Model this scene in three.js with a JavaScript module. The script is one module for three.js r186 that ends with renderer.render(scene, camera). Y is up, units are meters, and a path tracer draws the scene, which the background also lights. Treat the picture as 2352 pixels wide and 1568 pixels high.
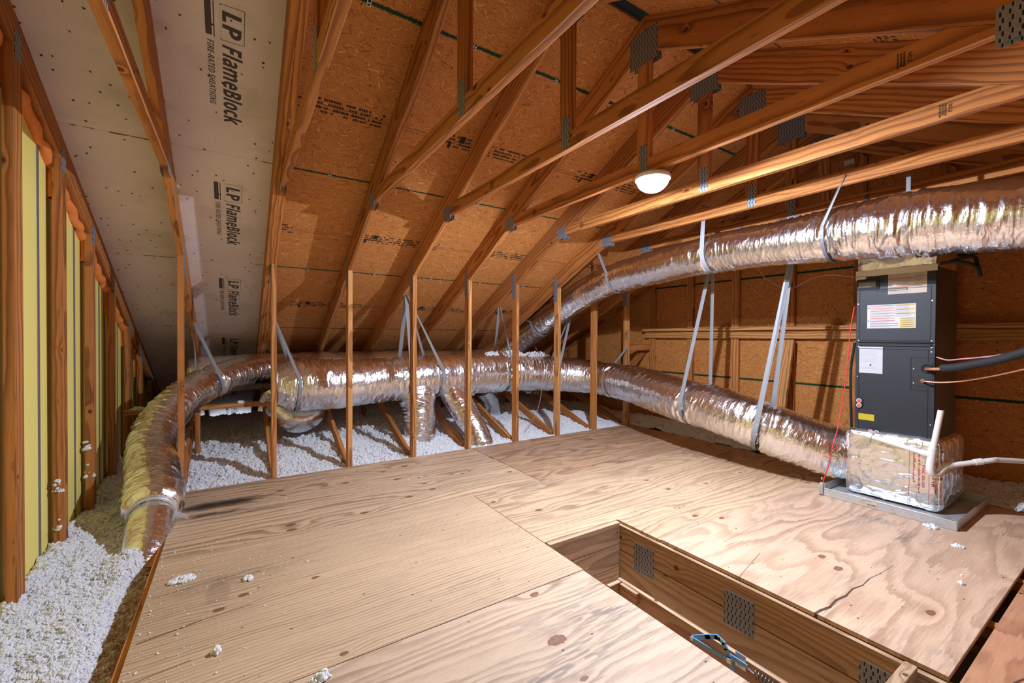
import * as THREE from 'three';
import { RectAreaLightUniformsLib } from 'three/addons/lights/RectAreaLightUniformsLib.js';
import { mergeGeometries } from 'three/addons/utils/BufferGeometryUtils.js';

// ---------------------------------------------------------------- camera, sky, exposure
const scene = new THREE.Scene();
const D2R = Math.PI / 180;
const camera = new THREE.PerspectiveCamera(2 * Math.atan(784 / 988) / D2R, 1.5, 0.05, 60);
{
  const a = 32.78 * D2R, b = -0.62 * D2R, c = 0.30 * D2R;
  const F0 = new THREE.Vector3(Math.sin(a), 0, -Math.cos(a)), R0 = new THREE.Vector3(Math.cos(a), 0, Math.sin(a)), U0 = new THREE.Vector3(0, 1, 0);
  const F = F0.clone().multiplyScalar(Math.cos(b)).addScaledVector(U0, Math.sin(b));
  const U1 = U0.clone().multiplyScalar(Math.cos(b)).addScaledVector(F0, -Math.sin(b));
  const U = U1.clone().multiplyScalar(Math.cos(c)).addScaledVector(R0, -Math.sin(c));
  camera.position.set(0, 1.188, 0);
  camera.up.copy(U);
  camera.lookAt(camera.position.clone().add(F));
}
scene.background = new THREE.Color().setRGB(0.55, 0.75, 1.0);   // daylight, seen only through the open eaves
scene.backgroundIntensity = 1.6;
const renderer = new THREE.WebGLRenderer();
renderer.toneMapping = THREE.LinearToneMapping;
renderer.toneMappingExposure = 1.2;
renderer.shadowMap.enabled = true;
RectAreaLightUniformsLib.init();
const LAMP = 16, LAMP_PANEL = 720;                           // lamp: glow from the dome's sides, and from its face

// ---------------------------------------------------------------- helpers
function rng(seed) { let s = seed | 0; return () => { s = (s + 0x6d2b79f5) | 0; let t = Math.imul(s ^ (s >>> 15), 1 | s); t = (t + Math.imul(t ^ (t >>> 7), 61 | t)) ^ t; return ((t ^ (t >>> 14)) >>> 0) / 4294967296; }; }
const R = rng(77);
const rr = (a, b) => a + (b - a) * R();
const clamp = (x, a, b) => Math.min(b, Math.max(a, x));
const mix = (a, b, t) => a + (b - a) * t;
const sm = (a, b, x) => { const t = clamp((x - a) / (b - a), 0, 1); return t * t * (3 - 2 * t); };
const PT = new Float32Array(65536); { const q = rng(5); for (let i = 0; i < 65536; i++) PT[i] = q(); }
const h3 = (x, y, z) => PT[((Math.imul(x, 73856093) ^ Math.imul(y, 19349663) ^ Math.imul(z, 83492791)) >>> 3) & 65535];
function n2(x, y, s = 0) {
  const ix = Math.floor(x), iy = Math.floor(y), fx = x - ix, fy = y - iy, u = fx * fx * (3 - 2 * fx), v = fy * fy * (3 - 2 * fy);
  const a = h3(ix, iy, s), b = h3(ix + 1, iy, s), c = h3(ix, iy + 1, s), d = h3(ix + 1, iy + 1, s);
  return a + (b - a) * u + (c - a) * v + (a - b - c + d) * u * v;
}
function n3(x, y, z) {
  const iz = Math.floor(z), fz = z - iz, w = fz * fz * (3 - 2 * fz);
  const a = n2(x, y, iz * 7 + 11), b = n2(x, y, iz * 7 + 18);
  return a + (b - a) * w;
}
const fbm = (x, y, s = 0, o = 4) => { let a = 0.5, t = 0; for (let i = 0; i < o; i++, a *= 0.5, x *= 2.03, y *= 2.03) t += a * n2(x, y, s + i * 17); return t; };

const counts = {};
function numbered(n) { counts[n] = (counts[n] ?? -1) + 1; return counts[n] ? n + '_' + String(counts[n]).padStart(3, '0') : n; }
function mesh(name, geo, mat, parent, label) {
  const m = new THREE.Mesh(geo, mat);
  m.castShadow = m.receiveShadow = true;
  if (parent) { m.name = name; parent.add(m); } else { m.name = numbered(name); scene.add(m); }
  if (label) m.userData.label = label;
  return m;
}
function group(name, x = 0, y = 0, z = 0) { const g = new THREE.Group(); g.name = numbered(name); g.position.set(x, y, z); scene.add(g); return g; }
function tag(o, label, category, grp, kind) { o.userData.label = label; if (category) o.userData.category = category; if (grp) o.userData.group = grp; if (kind) o.userData.kind = kind; return o; }
const struct = (o, label, cat) => tag(o, label, cat, null, 'structure');
const V = (x, y, D) => new THREE.Vector3(x, y, -D);

function canvasTex(w, h, draw, srgb = true) {
  const c = document.createElement('canvas'); c.width = w; c.height = h;
  draw(c.getContext('2d'), w, h);
  const t = new THREE.CanvasTexture(c); t.wrapS = t.wrapT = THREE.RepeatWrapping; if (srgb) t.colorSpace = THREE.SRGBColorSpace;
  return t;
}
function paint(ctx, w, h, f) {  // f(x, y, out) with 0..255 values
  const im = ctx.createImageData(w, h), d = im.data, o = [0, 0, 0];
  for (let y = 0, i = 0; y < h; y++) for (let x = 0; x < w; x++, i += 4) { f(x, y, o); d[i] = o[0]; d[i + 1] = o[1]; d[i + 2] = o[2]; d[i + 3] = 255; }
  ctx.putImageData(im, 0, 0);
}
const mat = (rgb, rough = 0.8, metal = 0, extra = {}) => { const m = new THREE.MeshStandardMaterial({ roughness: rough, metalness: metal, ...extra }); if (typeof rgb === 'string') m.color.set(rgb); else m.color.setRGB(...rgb); return m; };

// ---------------------------------------------------------------- textures
// lumber: 2.56 m x 0.32 m
function pineTex(seed, lateC = 0.25, base = [200, 152, 98]) {
  const q = rng(seed), knots = [];
  for (let i = 0; i < 4; i++) knots.push([q() * 2.56, q() * 0.32, 0.006 + q() * 0.012]);
  const yc = 0.08 + q() * 0.16, dep = 0.05 + q() * 0.06, freq = 34 + q() * 20;
  return canvasTex(2048, 256, (c, w, h) => {
    paint(c, w, h, (px, py, o) => {
      const x = px / 800, y = py / 800;
      const xx = Math.min(x, 2.56 - x);                       // mirrored so that the repeat closes
      let yy = y + 0.05 * (n2(xx * 1.3, 1, seed) - 0.5) + 0.010 * (n2(xx * 5, y * 16, seed + 3) - 0.5), kd = 0, kr = 0;
      let r = Math.sqrt((yy - yc) ** 2 + (dep + 0.16 * (fbm(xx * 0.9, 7, seed, 2) - 0.37) + 0.012 * (n2(xx * 7, y * 5, seed + 6) - 0.5)) ** 2);
      for (const [kx, ky, kk] of knots) {
        const dx = (x - kx) / (kk * 3.2), dy = (y - ky) / (kk * 1.8), e = Math.exp(-(dx * dx + dy * dy));
        r += 0.018 * e; const d = Math.hypot((x - kx) * 0.8, y - ky) / kk; if (d < 1) { kd = Math.max(kd, 1 - sm(0.75, 1, d)); kr = d; }
      }
      const f = (r * freq) % 1, late = sm(0.35, 0.9, f) * (1 - sm(0.93, 1, f));
      const fib = n2(x * 9, y * 420, seed + 9) - 0.5, mot = fbm(xx * 2.2, y * 9, seed + 31) - 0.47;
      let L = 1 - lateC * late + 0.10 * fib + 0.24 * mot;
      let rC = base[0] * L, gC = (base[1] - 44 * lateC * late) * L, bC = (base[2] - 74 * lateC * late) * L;
      const k = kd * (0.75 + 0.25 * Math.sin(kr * 20));
      o[0] = mix(rC, 72, k); o[1] = mix(gC, 36, k); o[2] = mix(bC, 18, k);
    });
    c.globalAlpha = 0.5;
    for (let i = 0; i < 5; i++) { c.fillStyle = '#2a1608'; const x = q() * w, y = q() * h; c.fillRect(x, y, 20 + q() * 60, 1.2); }
    c.globalAlpha = 0.18;
    for (let i = 0; i < 60; i++) { c.fillStyle = '#1c1410'; c.beginPath(); c.ellipse(q() * w, q() * h, 3 + q() * 22, 1 + q() * 3, 0, 0, 7); c.fill(); }
  });
}
const PINE = [101, 202, 303, 404].map((k) => pineTex(k));
const woodMats = [];
for (const t of PINE) for (const k of [[0.96, 0.72, 0.47], [0.86, 0.60, 0.36], [0.76, 0.52, 0.30]]) woodMats.push(mat(k, 0.8, 0, { map: t, bumpMap: t, bumpScale: 0.0008 }));
const cleanWood = [0, 1, 2, 3].map((i) => mat([0.98, 0.84, 0.66], 0.78, 0, { map: PINE[i], bumpMap: PINE[i], bumpScale: 0.0008 }));
const HW = [pineTex(515, 0.15, [198, 168, 134]), pineTex(616, 0.17, [190, 156, 122])];
const hatchWood = [0, 1, 0, 1].map((i, k) => mat([0.92, 0.92, 0.92], 0.75, 0, { map: HW[i], bumpMap: HW[i], bumpScale: 0.0008 }));
const wood = () => woodMats[Math.floor(R() * woodMats.length)];

// OSB: 2.44 x 1.22 m
function osbTex(seed, opt = {}) {
  const q = rng(seed);
  return canvasTex(2048, 1024, (c, w, h) => {
    c.fillStyle = '#c48a50'; c.fillRect(0, 0, w, h);
    const cols = ['#dca265', '#c58549', '#ebb878', '#b06c33', '#d0965a', '#a05e2a', '#f0ca92', '#c78a4c', '#8a4d20', '#d69a60'];
    for (let i = 0; i < 42000; i++) {
      const L = 8 + q() * q() * q() * 110, W = 1.0 + q() * q() * q() * 11, a = (q() + q() + q() - 1.5) * 1.15 + (q() < 0.12 ? 1.3 : 0);
      c.save(); c.translate(q() * w, q() * h); c.rotate(a); c.globalAlpha = 0.45 + q() * 0.5; c.fillStyle = cols[Math.floor(q() * cols.length)];
      c.beginPath(); c.moveTo(-L / 2, -W / 2); c.lineTo(L / 2 - q() * 8, -W / 2 + q() * 2); c.lineTo(L / 2, W / 2); c.lineTo(-L / 2 + q() * 8, W / 2 - q() * 2); c.fill();
      if (q() < 0.35) { c.globalAlpha = 0.3; c.fillStyle = '#5b3312'; c.fillRect(-L / 2, W / 2 - 0.6, L, 1); }
      c.restore();
    }
    for (let i = 0; i < 9500; i++) { c.globalAlpha = 0.25 + q() * 0.4; c.fillStyle = '#4a2a10'; c.fillRect(q() * w, q() * h, 1 + q() * 5, 1 + q() * 1.6); }
    for (let i = 0; i < 90; i++) { c.globalAlpha = 0.85; c.fillStyle = '#1d1008'; c.beginPath(); c.ellipse(q() * w, q() * h, 2 + q() * 2, 3 + q() * 3, q(), 0, 7); c.fill(); }
    if (opt.stamp) {
      c.globalAlpha = 0.8; c.fillStyle = '#14100c';
      const y0 = h * 0.55;
      for (const dy of [-9, 9]) c.fillRect(0, y0 + dy, w, 2.4);
      for (const x0 of [120, 1180]) {                           // blurred mill stamp, not legible in the photograph
        c.globalAlpha = 0.85;
        for (let row = 0; row < 4; row++) for (let x = 0; x < 640;) {
          const L = 5 + q() * 9; if (q() < 0.8) { c.fillRect(x0 + x, y0 - 46 + row * 25, L, 13 - (row % 2) * 3); c.fillRect(x0 + x + 2, y0 - 49 + row * 25, L * 0.5, 3); } x += L + (q() < 0.18 ? 26 : 2.5);
        }
        c.fillRect(x0 + 120, y0 - 52, 34, 48); c.fillRect(x0 + 60, y0 + 4, 20, 48);
      }
    }
    if (opt.edge) { c.globalAlpha = 0.95; c.fillStyle = '#0c4230'; for (let x = 0; x < w; x += 4) { const a = 6 + q() * 6, b = 6 + q() * 6; c.fillRect(x, 0, 4, a); c.fillRect(x, h - b, 4, b); } }
    c.globalAlpha = 1;
  });
}
const OSB_ROOF = osbTex(11, { stamp: true, edge: true }), OSB_WALL = osbTex(29, { edge: true });
const osbRoof = mat([0.98, 0.84, 0.60], 0.8, 0, { map: OSB_ROOF, bumpMap: OSB_ROOF, bumpScale: 0.0012 });
const osbWall = mat([0.98, 0.84, 0.60], 0.8, 0, { map: OSB_WALL, bumpMap: OSB_WALL, bumpScale: 0.0012 });

// fire-rated sheathing: 1.22 m (across) x 1.22 m (down the slope, canvas top = upper edge)
const FLAME = canvasTex(1024, 1024, (c, w, h) => {
  paint(c, w, h, (x, y, o) => {
    const k = 1 + 0.05 * (fbm(x / 90, y / 60, 3) - 0.47) + 0.03 * (n2(x / 2, y / 14, 8) - 0.5) + 0.03 * (n2(x / 1.5, y / 1.5, 2) - 0.5), s = 0.06 * sm(0.55, 0.8, fbm(x / 200, y / 160, 40));
    o[0] = 232 * (k - s); o[1] = 222 * (k - s); o[2] = 214 * (k - s * 1.3);
  });
  const q = rng(9), P = 1024 / 1.22;
  c.save();                                                    // print runs down the slope, letters turned a quarter
  c.translate((1.22 - 0.245) * P * 1.0, 0.27 * P); c.rotate(Math.PI / 2);
  c.restore();
  // local frame: s down the slope (m), t across to the left (m)
  const X0 = 0.90;                                             // metres from the wall to panel x of the print centre line
  c.save(); c.translate((X0 + 0.045) * P, 0.27 * P); c.rotate(Math.PI / 2);
  c.fillStyle = '#3a3236'; c.strokeStyle = '#3a3236'; c.globalAlpha = 0.88;
  c.lineWidth = 2.2; c.strokeRect(0, 2, 150, 84); c.clearRect(4, 84, 142, 6);
  c.restore();
  c.save(); c.translate((X0 + 0.045) * P, 0.27 * P); c.rotate(Math.PI / 2); c.globalAlpha = 0.88;
  c.fillStyle = '#dcd2ca'; c.globalAlpha = 1; c.fillRect(6, 82, 138, 8); c.globalAlpha = 0.88;
  c.fillStyle = '#3d353a';
  c.textBaseline = 'alphabetic';
  c.save(); c.transform(1, 0, -0.12, 1, 8, 78); c.scale(1.12, 1.0); c.font = 'bold 92px sans-serif'; c.lineWidth = 2; c.strokeStyle = '#3d353a'; c.strokeText('LP', 6, 2); c.fillText('LP', 6, 2); c.restore();
  c.save(); c.transform(1, 0, -0.16, 1, 158, 82); c.scale(0.80, 1.05); c.font = 'bold 92px sans-serif'; c.lineWidth = 2; c.strokeStyle = '#3d353a'; c.strokeText('FlameBlock', 6, 0); c.fillText('FlameBlock', 6, 0); c.font = '22px sans-serif'; c.fillText('®', 500, -38); c.restore();
  c.fillRect(-6, 118, 148, 22); c.fillRect(-2, 108, 148, 4);
  c.save(); c.transform(1, 0, -0.15, 1, 158, 136); c.scale(0.86, 1); c.font = 'bold 33px sans-serif'; c.fillText('FIRE-RATED SHEATHING', 4, 0); c.restore();
  c.restore();
  for (let i = 0; i < 70; i++) {
    const x = q() * w, y = q() * h; c.globalAlpha = 0.9; c.fillStyle = '#3b2412'; c.beginPath(); c.ellipse(x, y, 2.5 + q() * 3, 3 + q() * 3, q(), 0, 7); c.fill();
    c.globalAlpha = 0.4; c.fillRect(x - 6 - q() * 6, y - 5, 8 + q() * 10, 2);
  }
  c.globalAlpha = 0.8; c.fillStyle = '#7a4a22';
  for (let i = 0; i < 30; i++) { c.fillRect(q() * w, q() < 0.5 ? 0 : h - 4, 10 + q() * 40, 3 + q() * 5); }
  c.globalAlpha = 1;
});
const flameMat = mat([0.96, 0.93, 0.95], 0.85, 0, { map: FLAME });

// plywood sheets (2.44 x 1.22 m): contour-like rotary grain, knots (metres in the sheet), stains and checks
function plyTex(seed, p) {
  const q = rng(seed), W = p.w ?? 2048, H = p.h ?? 1024, S = W / 2.44;
  return canvasTex(W, H, (c, w, h) => {
    const kn = p.knots ?? [];
    paint(c, w, h, (px, py, o) => {
      const x = px / S, y = 1.22 - py / S;
      let F = y * p.B + p.A * fbm(x * p.fx, y * p.fy, seed) + p.A2 * (n2(x * 3.1, y * 11, seed + 5) - 0.5) + 0.22 / p.N * (n2(x * 7, y * 130, seed + 33) - 0.5) + 0.12 / p.N * (n2(x * 25, y * 260, seed + 34) - 0.5), kd = 0, kt = 0;
      for (const [kx, ky, kr] of kn) {
        const dx = (x - kx) / kr, dy = (y - ky) / kr; if (dx * dx > 80 || dy * dy > 30) continue;
        F += 0.24 * Math.exp(-(dx * dx / 16 + dy * dy / 3.0)); const d = Math.sqrt(dx * dx * 0.75 + dy * dy * 2.1); if (d < 1.1) { const e = d * 1.25 + 0.25 * (n2(x * 90, y * 90, seed + 8) - 0.5); kd = Math.max(kd, 1 - sm(0.8, 1.02, e)); kt = e; }
      }
      const f = ((F * p.N) % 1 + 1) % 1, late = (0.35 + 0.9 * n2(x * 2.1, y * 6 + Math.floor(F * p.N) * 3.3, seed + 13)) * sm(0.25, 0.85, f) * (1 - sm(0.9, 1, f));
      const fib = n2(x * 14, y * 330, seed + 9) - 0.5, fine = n2(x * 60, y * 420, seed + 2) - 0.5;
      const big = fbm(x * 1.3, y * 3.0, seed + 50) - 0.47, blue = p.blue * sm(0.52, 0.75, fbm(x * 2.2, y * 9, seed + 70)) * sm(0.35, 0.65, n2(x * 20, y * 140, seed + 71));
      const L = 1 - p.C * late + 0.07 * fib + 0.05 * fine + 0.16 * big;
      let r = p.base[0] * L, g = (p.base[1] - 12 * late * p.C * 4) * L, b = (p.base[2] - 18 * late * p.C * 4) * L;
      r = mix(r, 128, blue); g = mix(g, 118, blue); b = mix(b, 112, blue);
      const kq = n2(x * 130, y * 190, seed + 4), kk = kd * (0.55 + 0.3 * kq + 0.25 * sm(0.6, 0.95, kt)); r = mix(r, 104 + 40 * kq, kk); g = mix(g, 62 + 30 * kq, kk); b = mix(b, 40 + 20 * kq, kk);
      o[0] = r; o[1] = g; o[2] = b;
    });
    for (const [x, y, rx, ry, n, col, al] of p.stains ?? []) {  // dirt made of many thin strokes along the grain
      c.fillStyle = col; for (let i = 0; i < n; i++) { const g1 = (q() + q() + q() - 1.5) / 1.5, g2 = (q() + q() + q() - 1.5) / 1.5; c.globalAlpha = al * q(); c.beginPath(); c.ellipse((x + g1 * rx) * S, (1.22 - y - g2 * ry) * S, 6 + q() * 40, 0.8 + q() * 2.6, (q() - 0.5) * 0.06, 0, 7); c.fill(); }
    }
    for (const pts of p.cracks ?? []) {
      c.globalAlpha = 0.8; c.strokeStyle = '#40291e'; c.lineCap = 'round';
      for (let i = 1; i < pts.length; i++) { c.lineWidth = pts[i][2] ?? 2; c.beginPath(); c.moveTo(pts[i - 1][0] * S, (1.22 - pts[i - 1][1]) * S); c.lineTo(pts[i][0] * S, (1.22 - pts[i][1]) * S); c.stroke(); }
    }
    for (let i = 0; i < 26; i++) { c.globalAlpha = 0.8; c.fillStyle = '#2a1c14'; c.beginPath(); c.ellipse(q() * w, q() * h, 3 + q() * 3, 2 + q(), 0, 0, 7); c.fill(); }
    c.globalAlpha = 1;
  });
}
const KN = [[1.09,3.77,.027],[1.30,3.83,.036],[1.13,3.51,.036],[1.30,3.45,.018],[1.28,3.29,.028],[1.29,3.14,.034],[1.08,3.08,.035],[1.66,3.36,.023],[.29,3.72,.036],[.30,3.60,.026],[.75,3.64,.035],[.29,3.01,.035],[.29,2.93,.034],[.73,2.96,.035],[2.03,3.18,.027],[.33,2.29,.021],[.03,2.31,.025],[.34,1.68,.020],[-.06,2.24,.028],[1.06,1.31,.05],[1.16,1.60,.028],[1.02,1.11,.02],[2.88,2.39,.025],[2.86,2.16,.027],[1.56,2.66,.025],[1.75,2.37,.033],[2.58,1.74,.029],[2.69,1.62,.026],[2.68,1.04,.03],[2.61,.94,.034],[2.53,.57,.03],[2.61,1.88,.015],[3.75,2.09,.019],[3.23,2.08,.021]];
const knotsIn = (x0, D0) => KN.filter((k) => k[0] > x0 && k[0] < x0 + 2.44 && k[1] > D0 && k[1] < D0 + 1.22).map((k) => [k[0] - x0, k[1] - D0, k[2]]);
const PALE = [233, 207, 172];
const plyMat = (seed, p, tint = [0.73, 0.675, 0.645]) => { const t = plyTex(seed, p); return mat(tint, 0.55, 0, { map: t, bumpMap: t, bumpScale: 0.0006 }); };
const PLY = {
  a: plyMat(1, { B: 3.6, A: 1.5, A2: 0.10, fx: 0.5, fy: 3.2, N: 5, C: 0.21, blue: 0.10, base: PALE, knots: knotsIn(-0.34, 2.85), stains: [[0.24, 0.80, 0.42, 0.11, 2400, '#1b1612', 0.24], [0.2, 0.62, 0.3, 0.05, 500, '#1b1612', 0.2], [0.5, 0.55, 0.5, 0.06, 500, '#2a211b', 0.12]], cracks: [[[0.1, 0.16], [0.9, 0.2, 1.5]]] }),
  b: plyMat(2, { B: 9.5, A: 1.3, A2: 0.12, fx: 0.4, fy: 2.0, N: 5, C: 0.15, blue: 0.12, base: PALE, knots: knotsIn(-0.34 - 0.6, 1.635), stains: [[0.9, 0.85, 0.5, 0.12, 700, '#3a2d24', 0.10]], cracks: [[[0.62, 0.86], [1.0, 0.9, 2.5], [1.35, 0.925, 1.6]], [[0.62, 0.52], [0.82, 0.56, 5], [1.0, 0.575, 3]], [[0.62, 0.28], [0.8, 0.31, 3]]] }),
  c: plyMat(3, { B: 5.0, A: 1.5, A2: 0.22, fx: 0.5, fy: 2.6, N: 5, C: 0.17, blue: 0.6, base: [231, 208, 178], knots: knotsIn(1.5 - 2.44, 0.42) }),
  d: plyMat(4, { B: 1.3, A: 1.9, A2: 0.25, fx: 0.7, fy: 2.8, N: 4, C: 0.16, blue: 0.2, base: [238, 206, 174], knots: knotsIn(2.085, 0.42), stains: [[1.45, 0.62, 0.1, 0.25, 240, '#3a3028', 0.16], [1.25, 0.45, 0.25, 0.05, 200, '#3a3028', 0.14]], cracks: [[[0.004, 0.417], [0.06, 0.413, 10], [0.12, 0.402, 11], [0.2, 0.409, 8], [0.28, 0.399, 9], [0.37, 0.405, 6], [0.45, 0.391, 6], [0.55, 0.396, 4], [0.66, 0.383, 3], [0.806, 0.377, 2]], [[0.02, 0.75], [0.35, 0.82, 2]], [[0.3, 1.0], [0.7, 1.02, 1.5]]] }),
  e: plyMat(5, { B: 3.0, A: 1.7, A2: 0.16, fx: 0.5, fy: 3.6, N: 5, C: 0.18, blue: 0.3, base: [231, 204, 168], knots: knotsIn(1.505, 1.645) }),
  f: plyMat(6, { B: 2.2, A: 1.9, A2: 0.2, fx: 0.6, fy: 3.2, N: 5, C: 0.22, blue: 0.16, base: [214, 182, 148], knots: [], stains: [[0.5, 0.9, 0.5, 0.2, 300, '#2c221b', 0.12]] }),
  g: plyMat(7, { w: 1024, h: 512, B: 0.8, A: 2.2, A2: 0.1, fx: 1.2, fy: 2, N: 4, C: 0.18, blue: 0.08, base: [214, 160, 122], cracks: [[[0.2, 1.1], [0.5, 1.02, 3]], [[0.1, 0.8], [0.35, 0.84, 2]]] }),
};
const plyEdge = mat([0.42, 0.26, 0.13], 0.85);

// truss plate: rows of punched slots
const PLATE = canvasTex(256, 256, (c, w, h) => {
  c.fillStyle = '#a9b0ba'; c.fillRect(0, 0, w, h);
  const q = rng(3); for (let i = 0; i < 900; i++) { c.globalAlpha = 0.12; c.fillStyle = q() < 0.5 ? '#b8bcc0' : '#6b6f74'; c.fillRect(q() * w, q() * h, 4 + q() * 14, 2 + q() * 8); }
  c.globalAlpha = 1;
  for (let y = 0; y < 8; y++) for (let x = 0; x < 8; x++) { c.fillStyle = '#2b2118'; c.fillRect(x * 32 + 6 + (y % 2) * 9, y * 32 + 5, 8, 24); c.fillStyle = '#c9cdd2'; c.fillRect(x * 32 + 14 + (y % 2) * 9, y * 32 + 5, 3, 24); }
});
const plateMat = mat([0.66, 0.68, 0.72], 0.5, 0.3, { map: PLATE, bumpMap: PLATE, bumpScale: 0.0008 });

// foil jacket: crinkles and reinforcing scrim
const FOILB = canvasTex(1024, 1024, (c, w, h) => {
  paint(c, w, h, (x, y, o) => {
    const X = x / 1024, Y = y / 1024, per = (f, g, s) => { const t = sm(0.8, 1, X), u = sm(0.8, 1, Y); return mix(mix(n2(X * f, Y * g, s), n2((X - 1) * f, Y * g, s), t), mix(n2(X * f, (Y - 1) * g, s), n2((X - 1) * f, (Y - 1) * g, s), t), u); };
    const cr = 1 - Math.abs(2 * per(46, 14, 1) - 1), cr2 = 1 - Math.abs(2 * per(18, 22, 4) - 1), f = per(90, 60, 8);
    const gx = (x % 16) < 2 ? 1 : 0, gy = (y % 16) < 2 ? 1 : 0;
    const v = 110 + 62 * cr * cr * cr + 40 * cr2 * cr2 * cr2 + 22 * f + 10 * (gx | gy);
    o[0] = o[1] = o[2] = Math.min(255, v);
  });
}, false);
const foil = mat([0.92, 0.92, 0.94], 0.22, 1, { bumpMap: FOILB, bumpScale: 0.0030 });
const foilSmooth = mat([0.92, 0.92, 0.94], 0.19, 1, { bumpMap: FOILB, bumpScale: 0.0026 });
const foilDusty = mat([0.90, 0.90, 0.92], 0.25, 1, { bumpMap: FOILB, bumpScale: 0.0015 });

const M = {
  yellow: mat([0.86, 0.73, 0.20], 0.75), steel: mat([0.20, 0.21, 0.22], 0.5, 0.4), galv: mat([0.66, 0.68, 0.70], 0.38, 0.85), white: mat([0.82, 0.82, 0.82], 0.45),
  strap: mat([0.25, 0.26, 0.28], 0.5), pvc: mat([0.82, 0.80, 0.75], 0.35), black: mat([0.015, 0.015, 0.016], 0.8), blackFoam: mat([0.016, 0.017, 0.019], 0.75), slate: mat([0.012, 0.014, 0.020], 0.58),
  brown: mat([0.085, 0.070, 0.060], 0.40, 0.3), copper: mat([0.72, 0.36, 0.2], 0.3, 0.9), red: mat([0.75, 0.03, 0.06], 0.5), pink: mat([0.55, 0.24, 0.24], 0.5), orange: mat([0.80, 0.24, 0.05], 0.6), blueSteel: mat([0.16, 0.46, 0.78], 0.4, 0.0), tape: mat([0.62, 0.62, 0.60], 0.4, 0.4),
  fluff: mat([0.77, 0.78, 0.80], 0.95), redPlastic: mat([0.80, 0.07, 0.05], 0.4), paleBlue: mat([0.55, 0.65, 0.70], 0.4), drywall: mat([0.7, 0.68, 0.64], 0.9), cream: mat([0.70, 0.62, 0.46], 0.7), dark: mat([0.03, 0.025, 0.02], 0.8), perf: mat([0.14, 0.145, 0.155], 0.55, 0.2), clipM: mat([0.55, 0.55, 0.57], 0.5, 0.3),
};

// ---------------------------------------------------------------- geometry helpers
function woodUV(g, along, across, cross) {          // unit vectors; across = wide face, cross = thickness
  const p = g.attributes.position, n = g.attributes.normal, uv = new Float32Array(p.count * 2), ou = R(), ov = R(), a = new THREE.Vector3(), b = new THREE.Vector3();
  for (let i = 0; i < p.count; i++) {
    a.fromBufferAttribute(p, i); b.fromBufferAttribute(n, i);
    const end = Math.abs(b.dot(along)) > 0.8, edge = Math.abs(b.dot(across)) > 0.7;
    uv[2 * i] = (end ? a.dot(cross) : a.dot(along)) / 2.56 + ou; uv[2 * i + 1] = (edge ? a.dot(cross) + 0.13 : a.dot(across)) / 0.32 + ov;
  }
  g.setAttribute('uv', new THREE.BufferAttribute(uv, 2)); return g;
}
const MX = new THREE.Matrix4();
function prism(pts, x0, x1, ang = 0, bev = 0.0018) {   // pts in (D, y), extruded over x
  const s = new THREE.Shape(pts.map(([d, y]) => new THREE.Vector2(d, y)));
  const g = new THREE.ExtrudeGeometry(s, { depth: x1 - x0 - 2 * bev, bevelEnabled: bev > 0, bevelThickness: bev, bevelSize: bev, bevelOffset: -bev, bevelSegments: 1 });
  const A = new THREE.Vector3(Math.cos(ang), Math.sin(ang), 0), B = new THREE.Vector3(-Math.sin(ang), Math.cos(ang), 0);
  woodUV(g, A, B, new THREE.Vector3(0, 0, 1));
  MX.set(0, 0, 1, x0 + bev, 0, 1, 0, 0, -1, 0, 0, 0, 0, 0, 0, 1); g.applyMatrix4(MX);
  return g;
}
// board from a to b (Vector3), wide face spans w along `wide`, thickness t
function board(a, b, w, t, wide, bev = 0.0018) {
  const L = a.distanceTo(b), s = new THREE.Shape([[0, -w / 2], [L, -w / 2], [L, w / 2], [0, w / 2]].map((q) => new THREE.Vector2(...q)));
  const g = new THREE.ExtrudeGeometry(s, { depth: t - 2 * bev, bevelEnabled: bev > 0, bevelThickness: bev, bevelSize: bev, bevelOffset: -bev, bevelSegments: 1 });
  g.translate(0, 0, -t / 2 + bev);
  woodUV(g, new THREE.Vector3(1, 0, 0), new THREE.Vector3(0, 1, 0), new THREE.Vector3(0, 0, 1));
  const X = b.clone().sub(a).normalize(), Z = new THREE.Vector3().crossVectors(X, wide).normalize(), Y = new THREE.Vector3().crossVectors(Z, X);
  g.applyMatrix4(new THREE.Matrix4().makeBasis(X, Y, Z).setPosition(a)); return g;
}
function box(x0, x1, y0, y1, D0, D1, bev = 0.0015) {  // axis-aligned, chamfered on the outline, uv in metres
  const s = new THREE.Shape([[D0, y0], [D1, y0], [D1, y1], [D0, y1]].map((q) => new THREE.Vector2(...q)));
  const b = Math.min(bev, (x1 - x0) / 3, (y1 - y0) / 3, Math.abs(D1 - D0) / 3);
  const g = new THREE.ExtrudeGeometry(s, { depth: x1 - x0 - 2 * b, bevelEnabled: b > 0, bevelThickness: b, bevelSize: b, bevelOffset: -b, bevelSegments: 1 });
  MX.set(0, 0, 1, x0 + b, 0, 1, 0, 0, -1, 0, 0, 0, 0, 0, 0, 1); g.applyMatrix4(MX);
  const p = g.attributes.position, n = g.attributes.normal, uv = g.attributes.uv;
  for (let i = 0; i < p.count; i++) { const nx = Math.abs(n.getX(i)), ny = Math.abs(n.getY(i)); if (nx > 0.6) uv.setXY(i, p.getZ(i), p.getY(i)); else if (ny > 0.6) uv.setXY(i, p.getX(i), p.getZ(i)); else uv.setXY(i, p.getX(i), p.getY(i)); }
  return g;
}
function face(w, h) { return new THREE.PlaneGeometry(w, h); }
function tube(pts, r, seg = 40, rad = 10, closed = false) { return new THREE.TubeGeometry(new THREE.CatmullRomCurve3(pts, closed, 'catmullrom', 0.5), seg, r, rad, closed); }
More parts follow.
